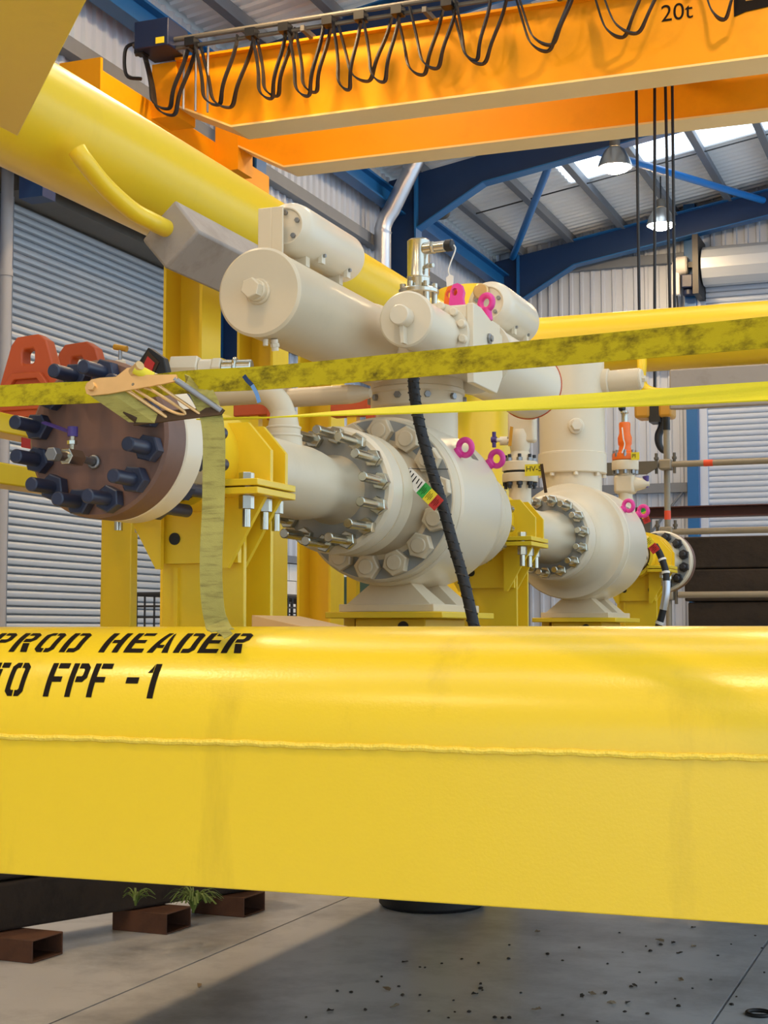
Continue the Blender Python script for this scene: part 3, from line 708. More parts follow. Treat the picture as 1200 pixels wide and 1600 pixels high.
# branch: weldolet, reducer, elbow turning away to the left
by = 4.10
obj('branch_fitting', MB().lathe([(.06, .06), (.056, .10), (.054, .125), (.05, .13), (.05, .150), (.046, .158), (.040, .19), (.038, .20)], (PX, by, PZ), (0, 0, 1), 40), 'cream', sp)
ez = PZ + .175
el = [(PX, by, ez - .02)] + [(PX - .09 + .09 * math.cos(q), by, ez + .09 * math.sin(q)) for q in [math.pi / 2 * k / 10 for k in range(11)]] + [(PX - .30, by, ez + .09)]
obj('elbow', MB().tube(el, .037, 28), 'cream', sp)
for zz_, rr_ in ((PZ + .152, .049), (PZ + .127, .053), (ez, .037)): obj('weld_ring', MB().torus((PX, by, zz_), (0, 0, 1), rr_, .004, 32, 8), 'cream_bright', sp)
obj('branch_flange', MB().cyl((PX - .30, by, ez + .09), (-1, 0, 0), .058, 0, .03, 32, .004).cyl((PX - .335, by, ez + .09), (-1, 0, 0), .058, 0, .03, 32, .004), 'cream', sp)
for k in range(6):
    q = 2 * math.pi * k / 6 + .4; yy, zz = by + .046 * math.cos(q), ez + .09 + .046 * math.sin(q)
    obj('flange_bolt', MB().cyl((PX - .28, yy, zz), (-1, 0, 0), .006, 0, .11, 10).hexa((PX - .286, yy, zz), (1, 0, 0), .017, 0, .012).hexa((PX - .366, yy, zz), (-1, 0, 0), .017, 0, .012), 'zinc', sp)
# impulse pipe running behind along X
t = thing('side_pipe', 'thin cream side pipe running behind the branch elbow toward the valve stem', 'pipe', (PX - .2, 4.85, PZ + .4))
y_ = 4.95; zp = P(505, 618, Y=y_).z
obj('pipe', MB().tube([P(452, 622, Y=y_), P(548, 616, Y=y_)], .034, 24), 'cream', t)
obj('reducer', MB().lathe([(.034, 0), (.030, .03), (.02, .06), (.016, .075), (0, .075)], P(548, 616, Y=y_), (1, 0, 0), 24), 'cream', t)
obj('end_disc', MB().cyl(P(452, 622, Y=y_), (-1, 0, 0), .05, 0, .03, 28, .004), 'cream', t)

# ================================================================== BALL VALVES
def ball_valve(off, label, bolted):
    t = thing('ball_valve', label, 'valve', (PX, 5.18 + off, 1.68), 'white ball valves')
    b = lambda prof, n=96: ax([(r, y + off) for r, y in prof], n)
    if bolted:
        obj('end_cover', b([(.10, 4.67), (.145, 4.672), (.15, 4.70), (.16, 4.78), (.185, 4.83), (.19, 4.845), (.276, 4.85), (.282, 4.856), (.282, 4.915), (.1, 4.915)]), 'cream', t)
        obj('cover_face', b([(.19, 4.846), (.272, 4.846), (.272, 4.852), (.19, 4.852)]), 'grey_flange', t)
        nm = mesh_of('cover_nut', MB().hexa((0, 0, 0), (0, -1, 0), .078, 0, .038).cyl((0, 0, 0), (0, -1, 0), .027, .038, .046, 24, .003), 'cream')
        for k in range(14):
            q = 2 * math.pi * k / 14 + .1
            inst('cover_nut', nm, t, (PX + .232 * math.sin(q), 4.85 + off, PZ + .232 * math.cos(q)), (0, q, 0))
    else:
        obj('end_cover', b([(.10, 4.67), (.2, 4.672), (.205, 4.70), (.24, 4.80), (.26, 4.815), (.285, 4.82), (.29, 4.83), (.29, 4.915), (.1, 4.915)]), 'cream', t)
    obj('body', b([(.2, 4.915), (.284, 4.915), (.292, 4.925), (.292, 5.34), (.286, 5.385), (.262, 5.42), (.20, 5.432), (.16, 5.46), (.13, 5.6), (.12, 5.62)]), 'cream_bright', t)
    obj('tail_flange', b([(.1, 5.60), (.2, 5.60), (.204, 5.605), (.204, 5.69), (.2, 5.695), (.2, 5.70), (.204, 5.705), (.204, 5.79), (.2, 5.795), (.1, 5.8)]), 'cream', t)
    for k in range(14):
        q = 2 * math.pi * k / 14
        s = obj('tail_stud', MB().cyl((PX + .172 * math.sin(q), 0, PZ + .172 * math.cos(q)), (0, 1, 0), .0155, 5.55 + off, 5.9 + off, 12), 'zinc', t)
        obj('nut', MB().hexa((PX + .172 * math.sin(q), 0, PZ + .172 * math.cos(q)), (0, 1, 0), .05, 5.8 + off, 5.83 + off), 'zinc', s)
    # foot pads
    zf = 1.685
    for yy in (4.99, 5.28):
        y0, y1 = yy + off, yy + off + .11
        mb = MB(); vs = [(PX - .16, y0 - .03, zf), (PX + .16, y0 - .03, zf), (PX + .16, y1 + .03, zf), (PX - .16, y1 + .03, zf), (PX - .07, y0, PZ - .278), (PX + .07, y0, PZ - .278), (PX + .07, y1, PZ - .278), (PX - .07, y1, PZ - .278)]
        mb.add(vs, [(3, 2, 1, 0), (4, 5, 6, 7), (0, 1, 5, 4), (1, 2, 6, 5), (2, 3, 7, 6), (3, 0, 4, 7)])
        obj('foot', mb, 'cream', t)
    obj('foot_plate', MB().box(PX - .175, PX + .175, 4.94 + off, 5.45 + off, zf - .021, zf + .006), 'cream', t, bevel=.003)
    obj('name_plate', MB().add([(PX + .293 * math.sin(q), 5.17 + off + dy, PZ + .2935 * math.cos(q)) for q, dy in ((.86, 0), (.86, .07), (.98, .07), (.98, 0))], [(0, 1, 2, 3)]), 'zinc_dull', t, smooth=0)
    # eye bolts
    for ye in (5.0, 5.37):
        q = math.radians(56); d = Vector((math.sin(q), 0, math.cos(q))); base = Vector((PX, ye + off, PZ)) + d * .29
        mb = MB().torus(base + d * .036, Vector((.25, 1, .1)), .0265, .0105, 28, 12).cyl(base, d, .02, -.004, .016, 20, .003)
        obj('eye_bolt', mb, 'pink', t)
    # stem column
    sy = (5.26 if bolted else 5.05) + off; sxx = PX if bolted else PX - .03
    col = lambda prof: MB().lathe(prof, (sxx, sy, 0), (0, 0, 1), 64)
    obj('stem_neck', col([(.15, PZ + .2), (.15, 2.40), (.158, 2.405), (.158, 2.415)]), 'cream', t)
    if bolted:
        obj('stem_collar', col([(.12, 2.405), (.165, 2.405), (.17, 2.41), (.17, 2.455), (.176, 2.46), (.176, 2.475), (.17, 2.48), (.17, 2.51), (.1, 2.51)]), 'cream', t)
        for k in range(10):
            q = 2 * math.pi * k / 10 + .25; c = Vector((sxx + .17 * math.cos(q), sy + .17 * math.sin(q), 2.44))
            obj('collar_nut', MB().hexa(c, (math.cos(q), math.sin(q), 0), .022, -.004, .012), 'zinc_dull', t)
    else:
        obj('stem_collar', col([(.14, 2.40), (.172, 2.40), (.176, 2.405), (.176, 2.50), (.172, 2.505), (.168, 2.51), (.168, 3.02), (.15, 3.05), (0, 3.05)]), 'cream', t)
        obj('stem_band', MB().torus((sxx, sy, 2.505), (0, 0, 1), .171, .004, 64, 8), 'cream_bright', t)
        c = Vector((sxx + .06, sy - .158, 2.63)); obj('stem_plug', MB().cyl(c, (.35, -1, 0), .04, -.01, .02, 28, .004).hexa(c, (.35, -1, 0), .05, .015, .06), 'cream_bright', t)
        for k in range(8):
            q = 2 * math.pi * k / 8 + .35; obj('collar_bolt', MB().hexa((sxx + .162 * math.cos(q), sy + .162 * math.sin(q), 2.40), (0, 0, -1), .022, 0, .016), 'cream_bright', t)
    return t
v1 = ball_valve(0, 'large white ball valve with big hex nuts round its cover, nearest valve', True)
v2 = ball_valve(2.65, 'white ball valve with a smooth round cover, beyond the middle clamp', False)
# pedestals
for off, lab in ((0, 'yellow pedestal under the large bolted ball valve'), (2.65, 'yellow pedestal under the farther smooth-faced ball valve')):
    t = thing('valve_pedestal', lab, 'pedestal', (PX, 5.2 + off, 1.33), 'yellow valve pedestals')
    obj('top_plate', MB().box(PX - .21, PX + .22, 4.90 + off, 5.49 + off, 1.642, 1.664), 'yellow', t, bevel=.003)
    obj('box_leg', MB().box(PX - .13, PX + .13, 4.98 + off, 5.42 + off, 1.33, 1.642), 'yellow', t, bevel=.006)
    obj('hole_dark_disc', MB().cyl((PX + .05, 4.98 + off, 1.612), (0, -1, 0), .02, 0, .004, 20), 'black', t)  # black disc in place of the dark inside the hole
    obj('side_leg', MB().box(PX - .20, PX - .16, 5.05 + off, 5.4 + off, 1.33, 1.642), 'yellow', t)
# middle spool and its flange into the second valve
sp2 = thing('pipe_spool', 'short cream pipe spool with shiny studs entering the farther ball valve', 'pipe', (PX, 6.5, PZ - .2))
obj('pipe', ax([(.14, 5.8), (.112, 5.95), (.108, 6.0), (.108, 6.9), (.112, 7.0), (.122, 7.08), (.13, 7.12), (.13, 7.13)], 64), 'cream', sp2)
flange_pair(sp2, 7.12, 7.315)
stud_set(sp2, .172, 14, 6, 6.98, 7.35, .0155, None, 'zinc', (7.09,), nut_across=.05)
# far spool with its end flange
sp3 = thing('pipe_spool', 'far cream pipe end with a bolted dark-rimmed flange by the scaffold', 'pipe', (PX, 9.2, PZ - .2))
obj('pipe', ax([(.14, 8.45), (.112, 8.55), (.108, 8.6), (.108, 9.75), (.125, 9.85), (.14, 9.9)], 64), 'cream', sp3)
obj('end_flange', ax([(.09, 9.89), (.190, 9.89), (.197, 9.897), (.197, 9.96), (.19, 9.965), (.1, 9.965)], 80), 'cream_bright', sp3)
obj('flange_face', ax([(.1, 9.887), (.18, 9.887), (.18, 9.9), (.1, 9.9)], 80), 'grey_flange', sp3)
obj('blind_disc', ax([(0, 9.968), (.19, 9.968), (.197, 9.975), (.197, 10.05), (0, 10.05)], 80), 'brown', sp3)
stud_set(sp3, .158, 12, 15, 9.80, 10.12, .0165, None, 'stud_black', (9.855, 10.052), nut_across=.056)
for k in range(6):
    yy = 9.32 + k * .04
    obj('stiffener_fin', MB().prism(arc(PX, PZ, .155, -38, 95, 18) + arc(PX, PZ, .109, -38, 95, 18)[::-1], yy, yy + .012, XZ()), 'yellow', sp3)
obj('fin_saddle', MB().prism(arc(PX, PZ, .122, -38, 95, 18) + arc(PX, PZ, .109, -38, 95, 18)[::-1], 9.29, 9.55, XZ()), 'yellow', sp3)
# ================================================================== ACTUATOR ON THE FIRST VALVE
ac = thing('valve_actuator', 'white twin-cylinder actuator on top of the large bolted ball valve', 'actuator', (PX, 5.2, 2.51))
LX, RXc, AZ = -1.98, -1.70, 2.605
def cylY(x, z, prof, n=72): return MB().lathe(prof, (x, 0, z), (0, 1, 0), n)
can1 = obj('spring_can', cylY(LX, AZ + .005, [(0, 4.09), (.128, 4.09), (.136, 4.098), (.136, 4.106), (.1335, 4.11), (.1335, 4.95), (.14, 4.955), (.14, 5.0), (0, 5.0)]), 'cream', ac)
obj('end_boss', MB().cyl((LX, 4.09, AZ + .005), (0, -1, 0), .040, -.005, .012, 32, .004).cyl((LX, 4.09, AZ + .005), (0, -1, 0), .033, .0, .03, 32, .003), 'cream', can1)
obj('end_nut', MB().hexa((LX, 4.09, AZ + .005), (0, -1, 0), .054, .02, .062, .3), 'cream', can1)
obj('drain_fitting', MB().cyl((LX + .02, 4.16, AZ - .128), (0, .2, -1), .011, 0, .035, 14).hexa((LX + .02, 4.16, AZ - .128), (0, .2, -1), .024, .012, .024).cyl((LX + .0, 4.14, AZ - .13), (0, 0, -1), .008, 0, .02, 12), 'cream_bright', can1)
can2 = obj('spring_can', cylY(RXc, AZ, [(0, 5.33), (.14, 5.33), (.14, 5.37), (.1335, 5.375), (.1335, 6.06), (.136, 6.07), (.136, 6.085), (.128, 6.1), (0, 6.1)]), 'cream_bright', ac)
obj('orange_band', MB().torus((RXc, 6.07, AZ), (0, 1, 0), .1365, .003, 64, 6), 'orange_paint', can2)
hc = obj('hydraulic_cylinder', cylY(RXc, AZ, [(0, 4.60), (.086, 4.60), (.092, 4.606), (.092, 4.63), (.084, 4.636), (.084, 4.90), (.112, 4.905), (.112, 4.935), (0, 4.935)]), 'cream_bright', ac)
obj('end_boss', MB().cyl((RXc - .004, 4.60, AZ + .004), (0, -1, 0), .034, -.002, .055, 36, .004), 'cream_bright', hc)
obj('boss_web', MB().prism([(RXc - .01, AZ - .02), (RXc - .004, AZ - .085), (RXc + .006, AZ - .085), (RXc + .004, AZ - .02)], 4.565, 4.60, XZ()), 'cream_bright', hc)
for k in range(12):
    q = 2 * math.pi * k / 12 + .2
    obj('cap_bolt', MB().cyl((RXc + .1 * math.sin(q), 4.905, AZ + .1 * math.cos(q)), (0, -1, 0), .014, 0, .022, 16, .003), 'cream_bright', hc)
hc2 = obj('hydraulic_cylinder', cylY(LX, AZ, [(0, 5.33), (.112, 5.33), (.112, 5.36), (.084, 5.365), (.084, 5.66), (.092, 5.665), (.092, 5.69), (0, 5.69)]), 'cream', ac)
# yoke housing: outline in Y-Z with sloping top at the far side
hz0, hz1 = 2.51, 2.715
ho = obj('yoke_housing', MB().box(-2.10, -1.60, 4.935, 5.33, hz0, hz1 - .002), 'cream_bright', ac, bevel=.006)
obj('side_plate', MB().prism([(4.93, hz1), (5.02, hz1), (5.27, 2.66), (5.27, 2.51), (5.20, 2.44), (4.93, 2.44)], -1.60, -1.575, YZ), 'cream_bright', ac, bevel=.003)
obj('plate_plug', MB().hexa((-1.575, 5.10, 2.62), (1, 0, 0), .034, 0, .01).cyl((-1.575, 5.10, 2.62), (1, 0, 0), .011, .01, .016, 16), 'zinc_dull', ac)
obj('rating_plate', MB().box(-1.575, -1.573, 5.06, 5.13, 2.545, 2.575), 'zinc_dull', ac)
# accumulators
def accumulator(x, y0, y1, z, r, label, bracket):
    t = thing('accumulator_tank', label, 'tank', (x, (y0 + y1) / 2, z - r - .02), 'white accumulator tanks')
    e = r * .35
    body = [(0, y0 + .004), (r * .62, y0), (r * .66, y0 - .006), (r * .70, y0 - .006), (r * .74, y0), (r * .9, y0 + .012), (r * .97, y0 + .03), (r, y0 + .06), (r, y1 - e), (r * .96, y1 - e * .5), (r * .82, y1 - e * .15), (r * .6, y1), (0, y1)]
    obj('shell', cylY(x, z, body, 56), 'cream_bright', t)
    for q in (-.9, .35, 1.6, 2.9): obj('cap_screw', MB().hexa((x + r * .5 * math.cos(q), y0, z + r * .5 * math.sin(q)), (0, -1, 0), .014, -.004, .009), 'zinc_dull', t)
    for yl in (y0 + .16, y1 - .10):
        lug = obj('lug', MB().prism([(-.014, 0), (.014, 0), (.014, .05), (.008, .062), (-.008, .062), (-.014, .05)], x + r * .55, x + r * .55 + .012, lambda u, v, h, yl=yl: (h, yl + u, z - r * 1.05 + v)), 'cream_bright', t)
        obj('lug_bolt', MB().cyl((x + r * .55 + .012, yl, z - r * .75), (1, 0, 0), .006, 0, .008, 12), 'zinc_dull', lug)
    for yl in (y0 + .1, y1 - .1): obj('saddle', MB().box(x - .03, x + .03, yl - .015, yl + .015, z - r - .025, z - r * .9), 'cream', t)
    if bracket:
        obj('bracket', MB().box(x - .075, x - .028, y0 - .045, y0 + .0, z - r - .03, z + r * .62).box(x - .03, x + .01, y0 - .045, y0 - .037, z - r - .03, z + r * .62), 'cream', t, bevel=.003)
    return t
accumulator(-1.965, 4.25, 4.72, 2.848, .083, 'white accumulator tank on top of the near spring cylinder, left one', True)
t2 = accumulator(RXc, 5.50, 5.93, 2.838, .091, 'white accumulator tank behind the pink lifting eye, right one', False)
c = P(753, 456, Y=5.49); obj('brass_plug', MB().cyl(c, (0, -1, 0), .03, -.005, .02, 28, .004), 'gold_zinc', t2)
# position sensor on the stem head
sx_, sy_ = -1.885, 5.24
t = thing('position_sensor', 'polished steel position sensor with black plug standing on the actuator', 'sensor', (sx_, sy_, 2.715))
obj('sensor_body', MB().lathe([(0, 3.035), (.036, 3.035), (.042, 3.03), (.042, 2.90), (.0435, 2.897), (.0435, 2.892), (.042, 2.89), (.042, 2.84), (.03, 2.838), (0, 2.838)], (sx_, sy_, 0), (0, 0, 1), 40), 'steel', t)
obj('mount_flange', MB().lathe([(0, 2.83), (.07, 2.83), (.074, 2.834), (.074, 2.846), (.07, 2.85), (0, 2.85)], (sx_, sy_, 0), (0, 0, 1), 40), 'steel', t)
for k in range(6):
    q = 2 * math.pi * k / 6 + .3; obj('pillar', MB().cyl((sx_ + .058 * math.cos(q), sy_ + .058 * math.sin(q), 0), (0, 0, 1), .011, 2.71, 2.87, 12), 'steel', t)
c = Vector((sx_ + .03, sy_ - .02, 2.995))
obj('cable_gland', MB().cyl(c, (1, -.12, 0), .022, 0, .03, 20).hexa(c, (1, -.12, 0), .04, .03, .042).cyl(c, (1, -.12, 0), .02, .042, .085, 20, .002), 'steel', t)
obj('black_plug', MB().cyl(c, (1, -.12, 0), .022, .085, .115, 20, .004), 'black', t)
cc = c + Vector((.118, -.014, 0)); tg = P(703, 432, Y=5.2)
obj('lanyard', MB().tube(bez([cc, cc + Vector((.005, 0, -.02)), tg + Vector((-.004, 0, .03)), tg]), .0025, 6), 'white_wire', t)
obj('paper_tag', MB().prism([(-.012, -.025), (.012, -.018), (.014, .012), (0, .02), (-.014, .008)], -.002, .002, lambda u, v, h: (tg.x + u, tg.y + h, tg.z - .012 + v)), 'tag_white', t, smooth=0)
obj('side_fitting', MB().cyl((sx_ + .035, sy_ - .03, 2.925), (1, -.4, 0), .008, 0, .04, 12).hexa((sx_ + .035, sy_ - .03, 2.925), (1, -.4, 0), .018, .012, .024), 'zinc', t)
# lifting points
b0 = P(712, 467, Y=5.0)
t = thing('lifting_lug', 'orange and pink lifting lug standing on the actuator housing', 'lug', (b0.x, 5.02, hz1))
def lugshape(dx, dy, s, m_, nm):
    poly = [(-.028, 0), (.028, 0), (.022, .03), (.026, .05), (.018, .075), (.004, .082), (-.012, .078), (-.022, .055)]
    hole = [(-.006 + .011 * math.cos(2 * math.pi * k / 8 - 2.2), .052 + .014 * math.sin(2 * math.pi * k / 8 - 2.2)) for k in range(8)]
    obj(nm, MB().ring_prism(poly, hole, 0, .024, lambda u, v, h: (b0.x + dx + u * s, 5.0 + dy + h, hz1 + v * s)), m_, t, bevel=.003)
lugshape(-.018, .0, 1.0, 'orange_bright', 'orange_half'); lugshape(.012, -.03, 1.0, 'pink', 'pink_half')
b1 = P(758, 484, Y=5.15)
t = thing('lifting_eye', 'pink lifting eye bolt in front of the right accumulator tank', 'eye bolt', b1 + Vector((0, 0, -.03)))
obj('eye_ring', MB().torus(b1 + Vector((.005, 0, .025)), (.35, 1, 0), .026, .0115), 'pink', t)
obj('shank', MB().cyl(b1 + Vector((.012, 0, -.04)), (-.1, 0, 1), .016, 0, .045, 16), 'pink', t)

# ================================================================== SMALL BRANCH VALVES
def branch(Y, x, label, parts):
    t = thing('branch_valve', label, 'valve', (x, Y, PZ + .1)); parts(t, x, Y); return t
def hv(t, x, Y):
    L = lambda prof: MB().lathe(prof, (x, Y, 0), (0, 0, 1), 36)
    obj('neck', L([(.05, PZ + .09), (.05, 2.24), (.055, 2.25), (.055, 2.262)]), 'cream', t)
    obj('lower_flange', L([(0, 2.262), (.078, 2.262), (.08, 2.266), (.08, 2.298), (.077, 2.302), (0, 2.302)]), 'cream', t)
    obj('upper_flange', L([(0, 2.312), (.08, 2.312), (.08, 2.35), (.076, 2.354), (0, 2.354)]), 'cream', t)
    obj('gasket', L([(0, 2.302), (.074, 2.302), (.074, 2.312), (0, 2.312)]), 'black', t)
    for k in range(8):
        q = 2 * math.pi * k / 8 + .25; p = (x + .064 * math.cos(q), Y + .064 * math.sin(q), 0)
        s = obj('stud', MB().cyl(p, (0, 0, 1), .008, 2.232, 2.385, 10), 'stud_black', t)
        obj('nut', MB().hexa(p, (0, 0, 1), .024, 2.246, 2.262), 'stud_black', s); obj('nut', MB().hexa(p, (0, 0, 1), .024, 2.354, 2.37), 'zinc_dull', s)
    obj('bonnet', L([(.06, 2.354), (.06, 2.37), (.04, 2.40), (.045, 2.42), (.05, 2.47), (.04, 2.50), (0, 2.505)]), 'cream', t)
    obj('side_body', MB().box(x - .05, x + .075, Y - .03, Y + .03, 2.44, 2.58), 'cream', t, bevel=.012)
    hxp = P(772, 687, Y=Y - .05)
    obj('spindle', MB().tube([(x - .04, Y - .02, hxp.z - .005), hxp], .009, 12).cyl((x - .05, Y - .02, hxp.z - .004), (-1, -.15, 0), .02, 0, .035, 16), 'cream_bright', t)
    obj('handwheel_bar', MB().tube([hxp + Vector((0, 0, -.035)), hxp + Vector((0, 0, .035))], .009, 10).cyl(hxp, (1, 0, 0), .014, -.012, .012, 14), 'purple', t)
    lp = P(797, 683, Y=Y - .09); obj('lever', MB().prism([(-.008, -.04), (.006, -.04), (.014, .045), (.002, .048)], -.004, .004, lambda u, v, h: (lp.x + u, lp.y + h, lp.z + v)), 'amber', t)
    tg = P(832, 733, Y=Y - .086); tb = obj('tag_plate', MB().box(tg.x - .034, tg.x + .04, tg.y - .002, tg.y, tg.z - .03, tg.z + .022), 'tag_yellow', t)
    text_mesh('HV-5', .034, lambda u, v: (tg.x - .03 + u, tg.y - .0035, tg.z - .01 + v), 'black', 'tag_lettering', tb)
    pc = P(833, 645, Y=Y - .05); obj('drip_cap', MB().cyl(pc, (0, 0, 1), .012, -.03, .03, 14), 'cream_bright', t)
    st_ = [P(846, 725, Y=Y - .1), P(849, 745, Y=Y - .1), P(853, 770, Y=Y - .1)]
    obj('hanging_strip', MB().ribbon(st_, [(1, 0, 0)] * 3, .014, .002), 'dark_zinc', t)
branch(6.62, PX, 'white hand valve with tag reading HV between the two ball valves', hv)
def rv(t, x, Y):
    L = lambda prof, m_=36: MB().lathe(prof, (x, Y, 0), (0, 0, 1), m_)
    zf = lambda y_: P(980, y_, Y=Y).z
    obj('neck', L([(.055, PZ + .09), (.055, zf(790)), (.04, zf(775)), (.05, zf(765))]), 'cream', t)
    obj('body', MB().box(x - .06, x + .06, Y - .05, Y + .05, zf(772), zf(742)), 'cream', t, bevel=.018)
    obj('side_cone', MB().lathe([(.045, 0), (.03, .06), (.012, .09), (0, .09)], (x + .05, Y, zf(757)), (1, 0, 0), 24), 'cream', t)
    obj('neck_upper', L([(.042, zf(745)), (.042, zf(733))]), 'cream', t)
    obj('flange', L([(0, zf(735)), (.076, zf(735)), (.078, zf(733)), (.078, zf(722)), (.075, zf(720)), (0, zf(720))]), 'cream', t)
    for k in range(8):
        q = 2 * math.pi * k / 8 + .2; obj('flange_bolt', MB().hexa((x + .064 * math.cos(q), Y + .064 * math.sin(q), 0), (0, 0, 1), .022, zf(741), zf(735)), 'zinc_dull', t)
        obj('flange_stud', MB().cyl((x + .064 * math.cos(q), Y + .064 * math.sin(q), 0), (0, 0, 1), .008, zf(712), zf(704), 10).hexa((x + .064 * math.cos(q), Y + .064 * math.sin(q), 0), (0, 0, 1), .022, zf(715), zf(709)), 'zinc_dull', t)
    obj('orange_body', L([(0, zf(719)), (.074, zf(719)), (.076, zf(717)), (.072, zf(709)), (.042, zf(706)), (.036, zf(702)), (.034, zf(697)), (.04, zf(694)), (.042, zf(684)), (.036, zf(680)), (.032, zf(676)), (.034, zf(663)), (.03, zf(660)), (0, zf(660))]), 'orange_bright', t)
    obj('shut_valve_stem', L([(.02, zf(660)), (.018, zf(648)), (.024, zf(645)), (.02, zf(642)), (0, zf(642))], 20), 'zinc', t)
    kc = P(972, 638, Y=Y); obj('knob', MB().lathe([(0, -.022), (.012, -.018), (.022, -.006), (.022, .006), (.012, .018), (0, .022)], kc, (1, 0, .2), 20), 'black', t)
    obj('seal_wire', MB().tube(bez([P(972, 668, Y=Y - .06), P(974, 685, Y=Y - .07), P(976, 695, Y=Y - .07), P(972, 708, Y=Y - .08)]), .004, 6), 'white_wire', t)
    tg = P(991, 712, Y=Y - .08); tb = obj('tag_plate', MB().box(tg.x - .018, tg.x + .03, tg.y - .002, tg.y, tg.z - .025, tg.z + .02), 'tag_yellow', t)
    text_mesh('PI', .032, lambda u, v: (tg.x - .014 + u, tg.y - .004, tg.z - .012 + v), 'black', 'tag_lettering', tb)
    obj('blue_cap', MB().tube([P(1009, 744, Y=Y), P(1011, 762, Y=Y)], [.02, .008], 12), 'purple', t)
branch(8.84, PX, 'slim valve with bright orange spring housing and black knob', rv)
# horizontal stub off the second stem
a = P(938, 598, Y=7.72); b = P(1000, 592, Y=7.72)
t = thing('stub_pipe', 'short cream stub pipe sticking out right of the far valve stem', 'pipe', a)
obj('pipe', MB().tube([a - Vector((.08, 0, 0)), b], .056, 32), 'cream', t)
obj('collar', MB().cyl(a, (1, 0, 0), .07, 0, .05, 32, .006), 'cream', t)
obj('end_cap', MB().cyl(b, (1, 0, 0), .05, -.01, .012, 28, .004).hexa(b, (1, 0, 0), .03, .01, .03), 'cream_bright', t)

# ================================================================== TAGS AND HOSES
hz_ = [P(646, 575, Y=4.70), P(647, 610, Y=4.72), P(655, 660, Y=4.75), P(672, 725, Y=4.75), P(690, 785, Y=4.74), P(708, 850, Y=4.72), P(724, 905, Y=4.70), P(742, 985, Y=4.68), P(750, 1040, Y=4.68), P(753, 1100, Y=4.68)]
t = thing('hydraulic_hose', 'black hose hanging in front of the large bolted ball valve', 'hose', hz_[-1])
hp = bez(hz_, 8); obj('hose', MB().tube(hp, .0185, 14), 'rubber', t)
obj('spiral_wrap', MB().tube([p + Vector((.019 * math.cos(i * 1.1), .019 * math.sin(i * 1.1), 0)) for i, p in enumerate(bez(hz_, 24))], .0035, 6), 'black', t)
hz2 = [P(1023, 852, Y=8.75), P(1032, 868, Y=8.74), P(1040, 893, Y=8.72), P(1041, 925, Y=8.7), P(1034, 962, Y=8.7), P(1022, 1000, Y=8.7), P(1012, 1052, Y=8.7)]
t = thing('hydraulic_hose', 'curved dark hose hanging beside the farthest yellow clamp', 'hose', hz2[-1])
obj('hose', MB().tube(bez(hz2, 8), .020, 14), 'rubber', t)
obj('clear_sleeve', MB().tube([p for p in bez(hz2, 8)][20:31], .0225, 14), 'silver_duct', t)
for i in (10, 16, 34): p_ = bez(hz2, 8); obj('band', MB().tube([p_[i], p_[i + 1]], .024, 14), 'white_wire', t)
def flag_tag(a, b, Y, wd, label, cols, wire=None):
    """strip of coloured fields from pixel a to pixel b"""
    A, B = P(*a, Y=Y), P(*b, Y=Y); t = thing('inspection_tag', label, 'tag', B); u = (B - A); Ln = u.length; u.normalize(); n = Vector((0, 1, 0)); vv = n.cross(u).normalized()
    f0 = 0
    for nm, fr_ in cols:
        f1 = f0 + fr_; q = [A + u * (Ln * s) + vv * (wd * e) for s, e in ((f0, -.5), (f1, -.5), (f1, .5), (f0, .5))]
        pn = obj(nm + '_field', MB().add([p - n * .001 for p in q] + [p + n * .001 for p in q], [(0, 1, 2, 3), (7, 6, 5, 4), (0, 4, 5, 1), (1, 5, 6, 2), (2, 6, 7, 3), (3, 7, 4, 0)]), 'tag_' + nm, t, smooth=0)
        mb = MB()
        for k in range(5 if nm == 'white' else 4):
            s0 = f0 + fr_ * (.12 + .18 * k); w0, w1 = -.36, .2 + .16 * ((k * 7) % 3 - 1)
            if nm != 'white': w0, w1 = -.3 + .1 * (k % 2), .3 - .12 * (k % 2)
            q = [A + u * (Ln * s) + vv * (wd * e) - n * .0022 for s, e in ((s0, w0), (s0 + fr_ * .05, w0), (s0 + fr_ * .09, w1), (s0 + fr_ * .04, w1))]
            mb.add(q, [(0, 1, 2, 3)])
        obj('print_lines', mb, 'stencil', pn, smooth=0); f0 = f1
    if wire: obj('tie_wire', MB().tube(bez([P(*w_, Y=Y) for w_ in wire], 6), .0015, 6), 'black', t)
flag_tag((634, 738), (686, 790), 4.66, .046, 'long white, green, yellow and red tag tied across the black hose', [('white', .46), ('green', .18), ('yellow', .18), ('red', .18)], [(700, 733), (665, 733), (634, 733), (633, 745)])
flag_tag((1002, 793), (1012, 817), 8.6, .04, 'small green, yellow and red tag beside the far pink eye bolts', [('green', .3), ('yellow', .35), ('red', .35)])
flag_tag((1010, 842), (1026, 862), 8.68, .05, 'small yellow and red tag at the top of the far hose', [('yellow', .5), ('red', .5)])

# ================================================================== ANODES
def anode_rod(t, pts, r): obj('rod', MB().tube(bez(pts, 8), r, 20), 'yellow', t)
t = thing('anode_block', 'grey cast anode block held under the left top rail by a bent yellow rod', 'anode', (-3.1, 6.0, 3.05), 'grey anodes')
ac_ = P(266, 366, Y=5.5); ax_, az_ = ac_.x, ac_.z
sec = [(-.135, -.012), (-.02, -.145), (.135, -.0), (.02, .145), (-.045, .085)]
obj('block', MB().prism([(ax_ + u, az_ + v) for u, v in sec], 5.5, 7.0, XZ()), 'anode', t, bevel=.012)
anode_rod(t, [P(120, 234, Y=4.98), P(132, 252, Y=5.0), P(165, 292, Y=5.12), P(205, 328, Y=5.27), P(235, 345, Y=5.38), P(270, 362, Y=5.56)], .037)
t = thing('anode_block', 'grey cast anode block held under the far right rail', 'anode', (-1.4, 10.4, 3.1), 'grey anodes')
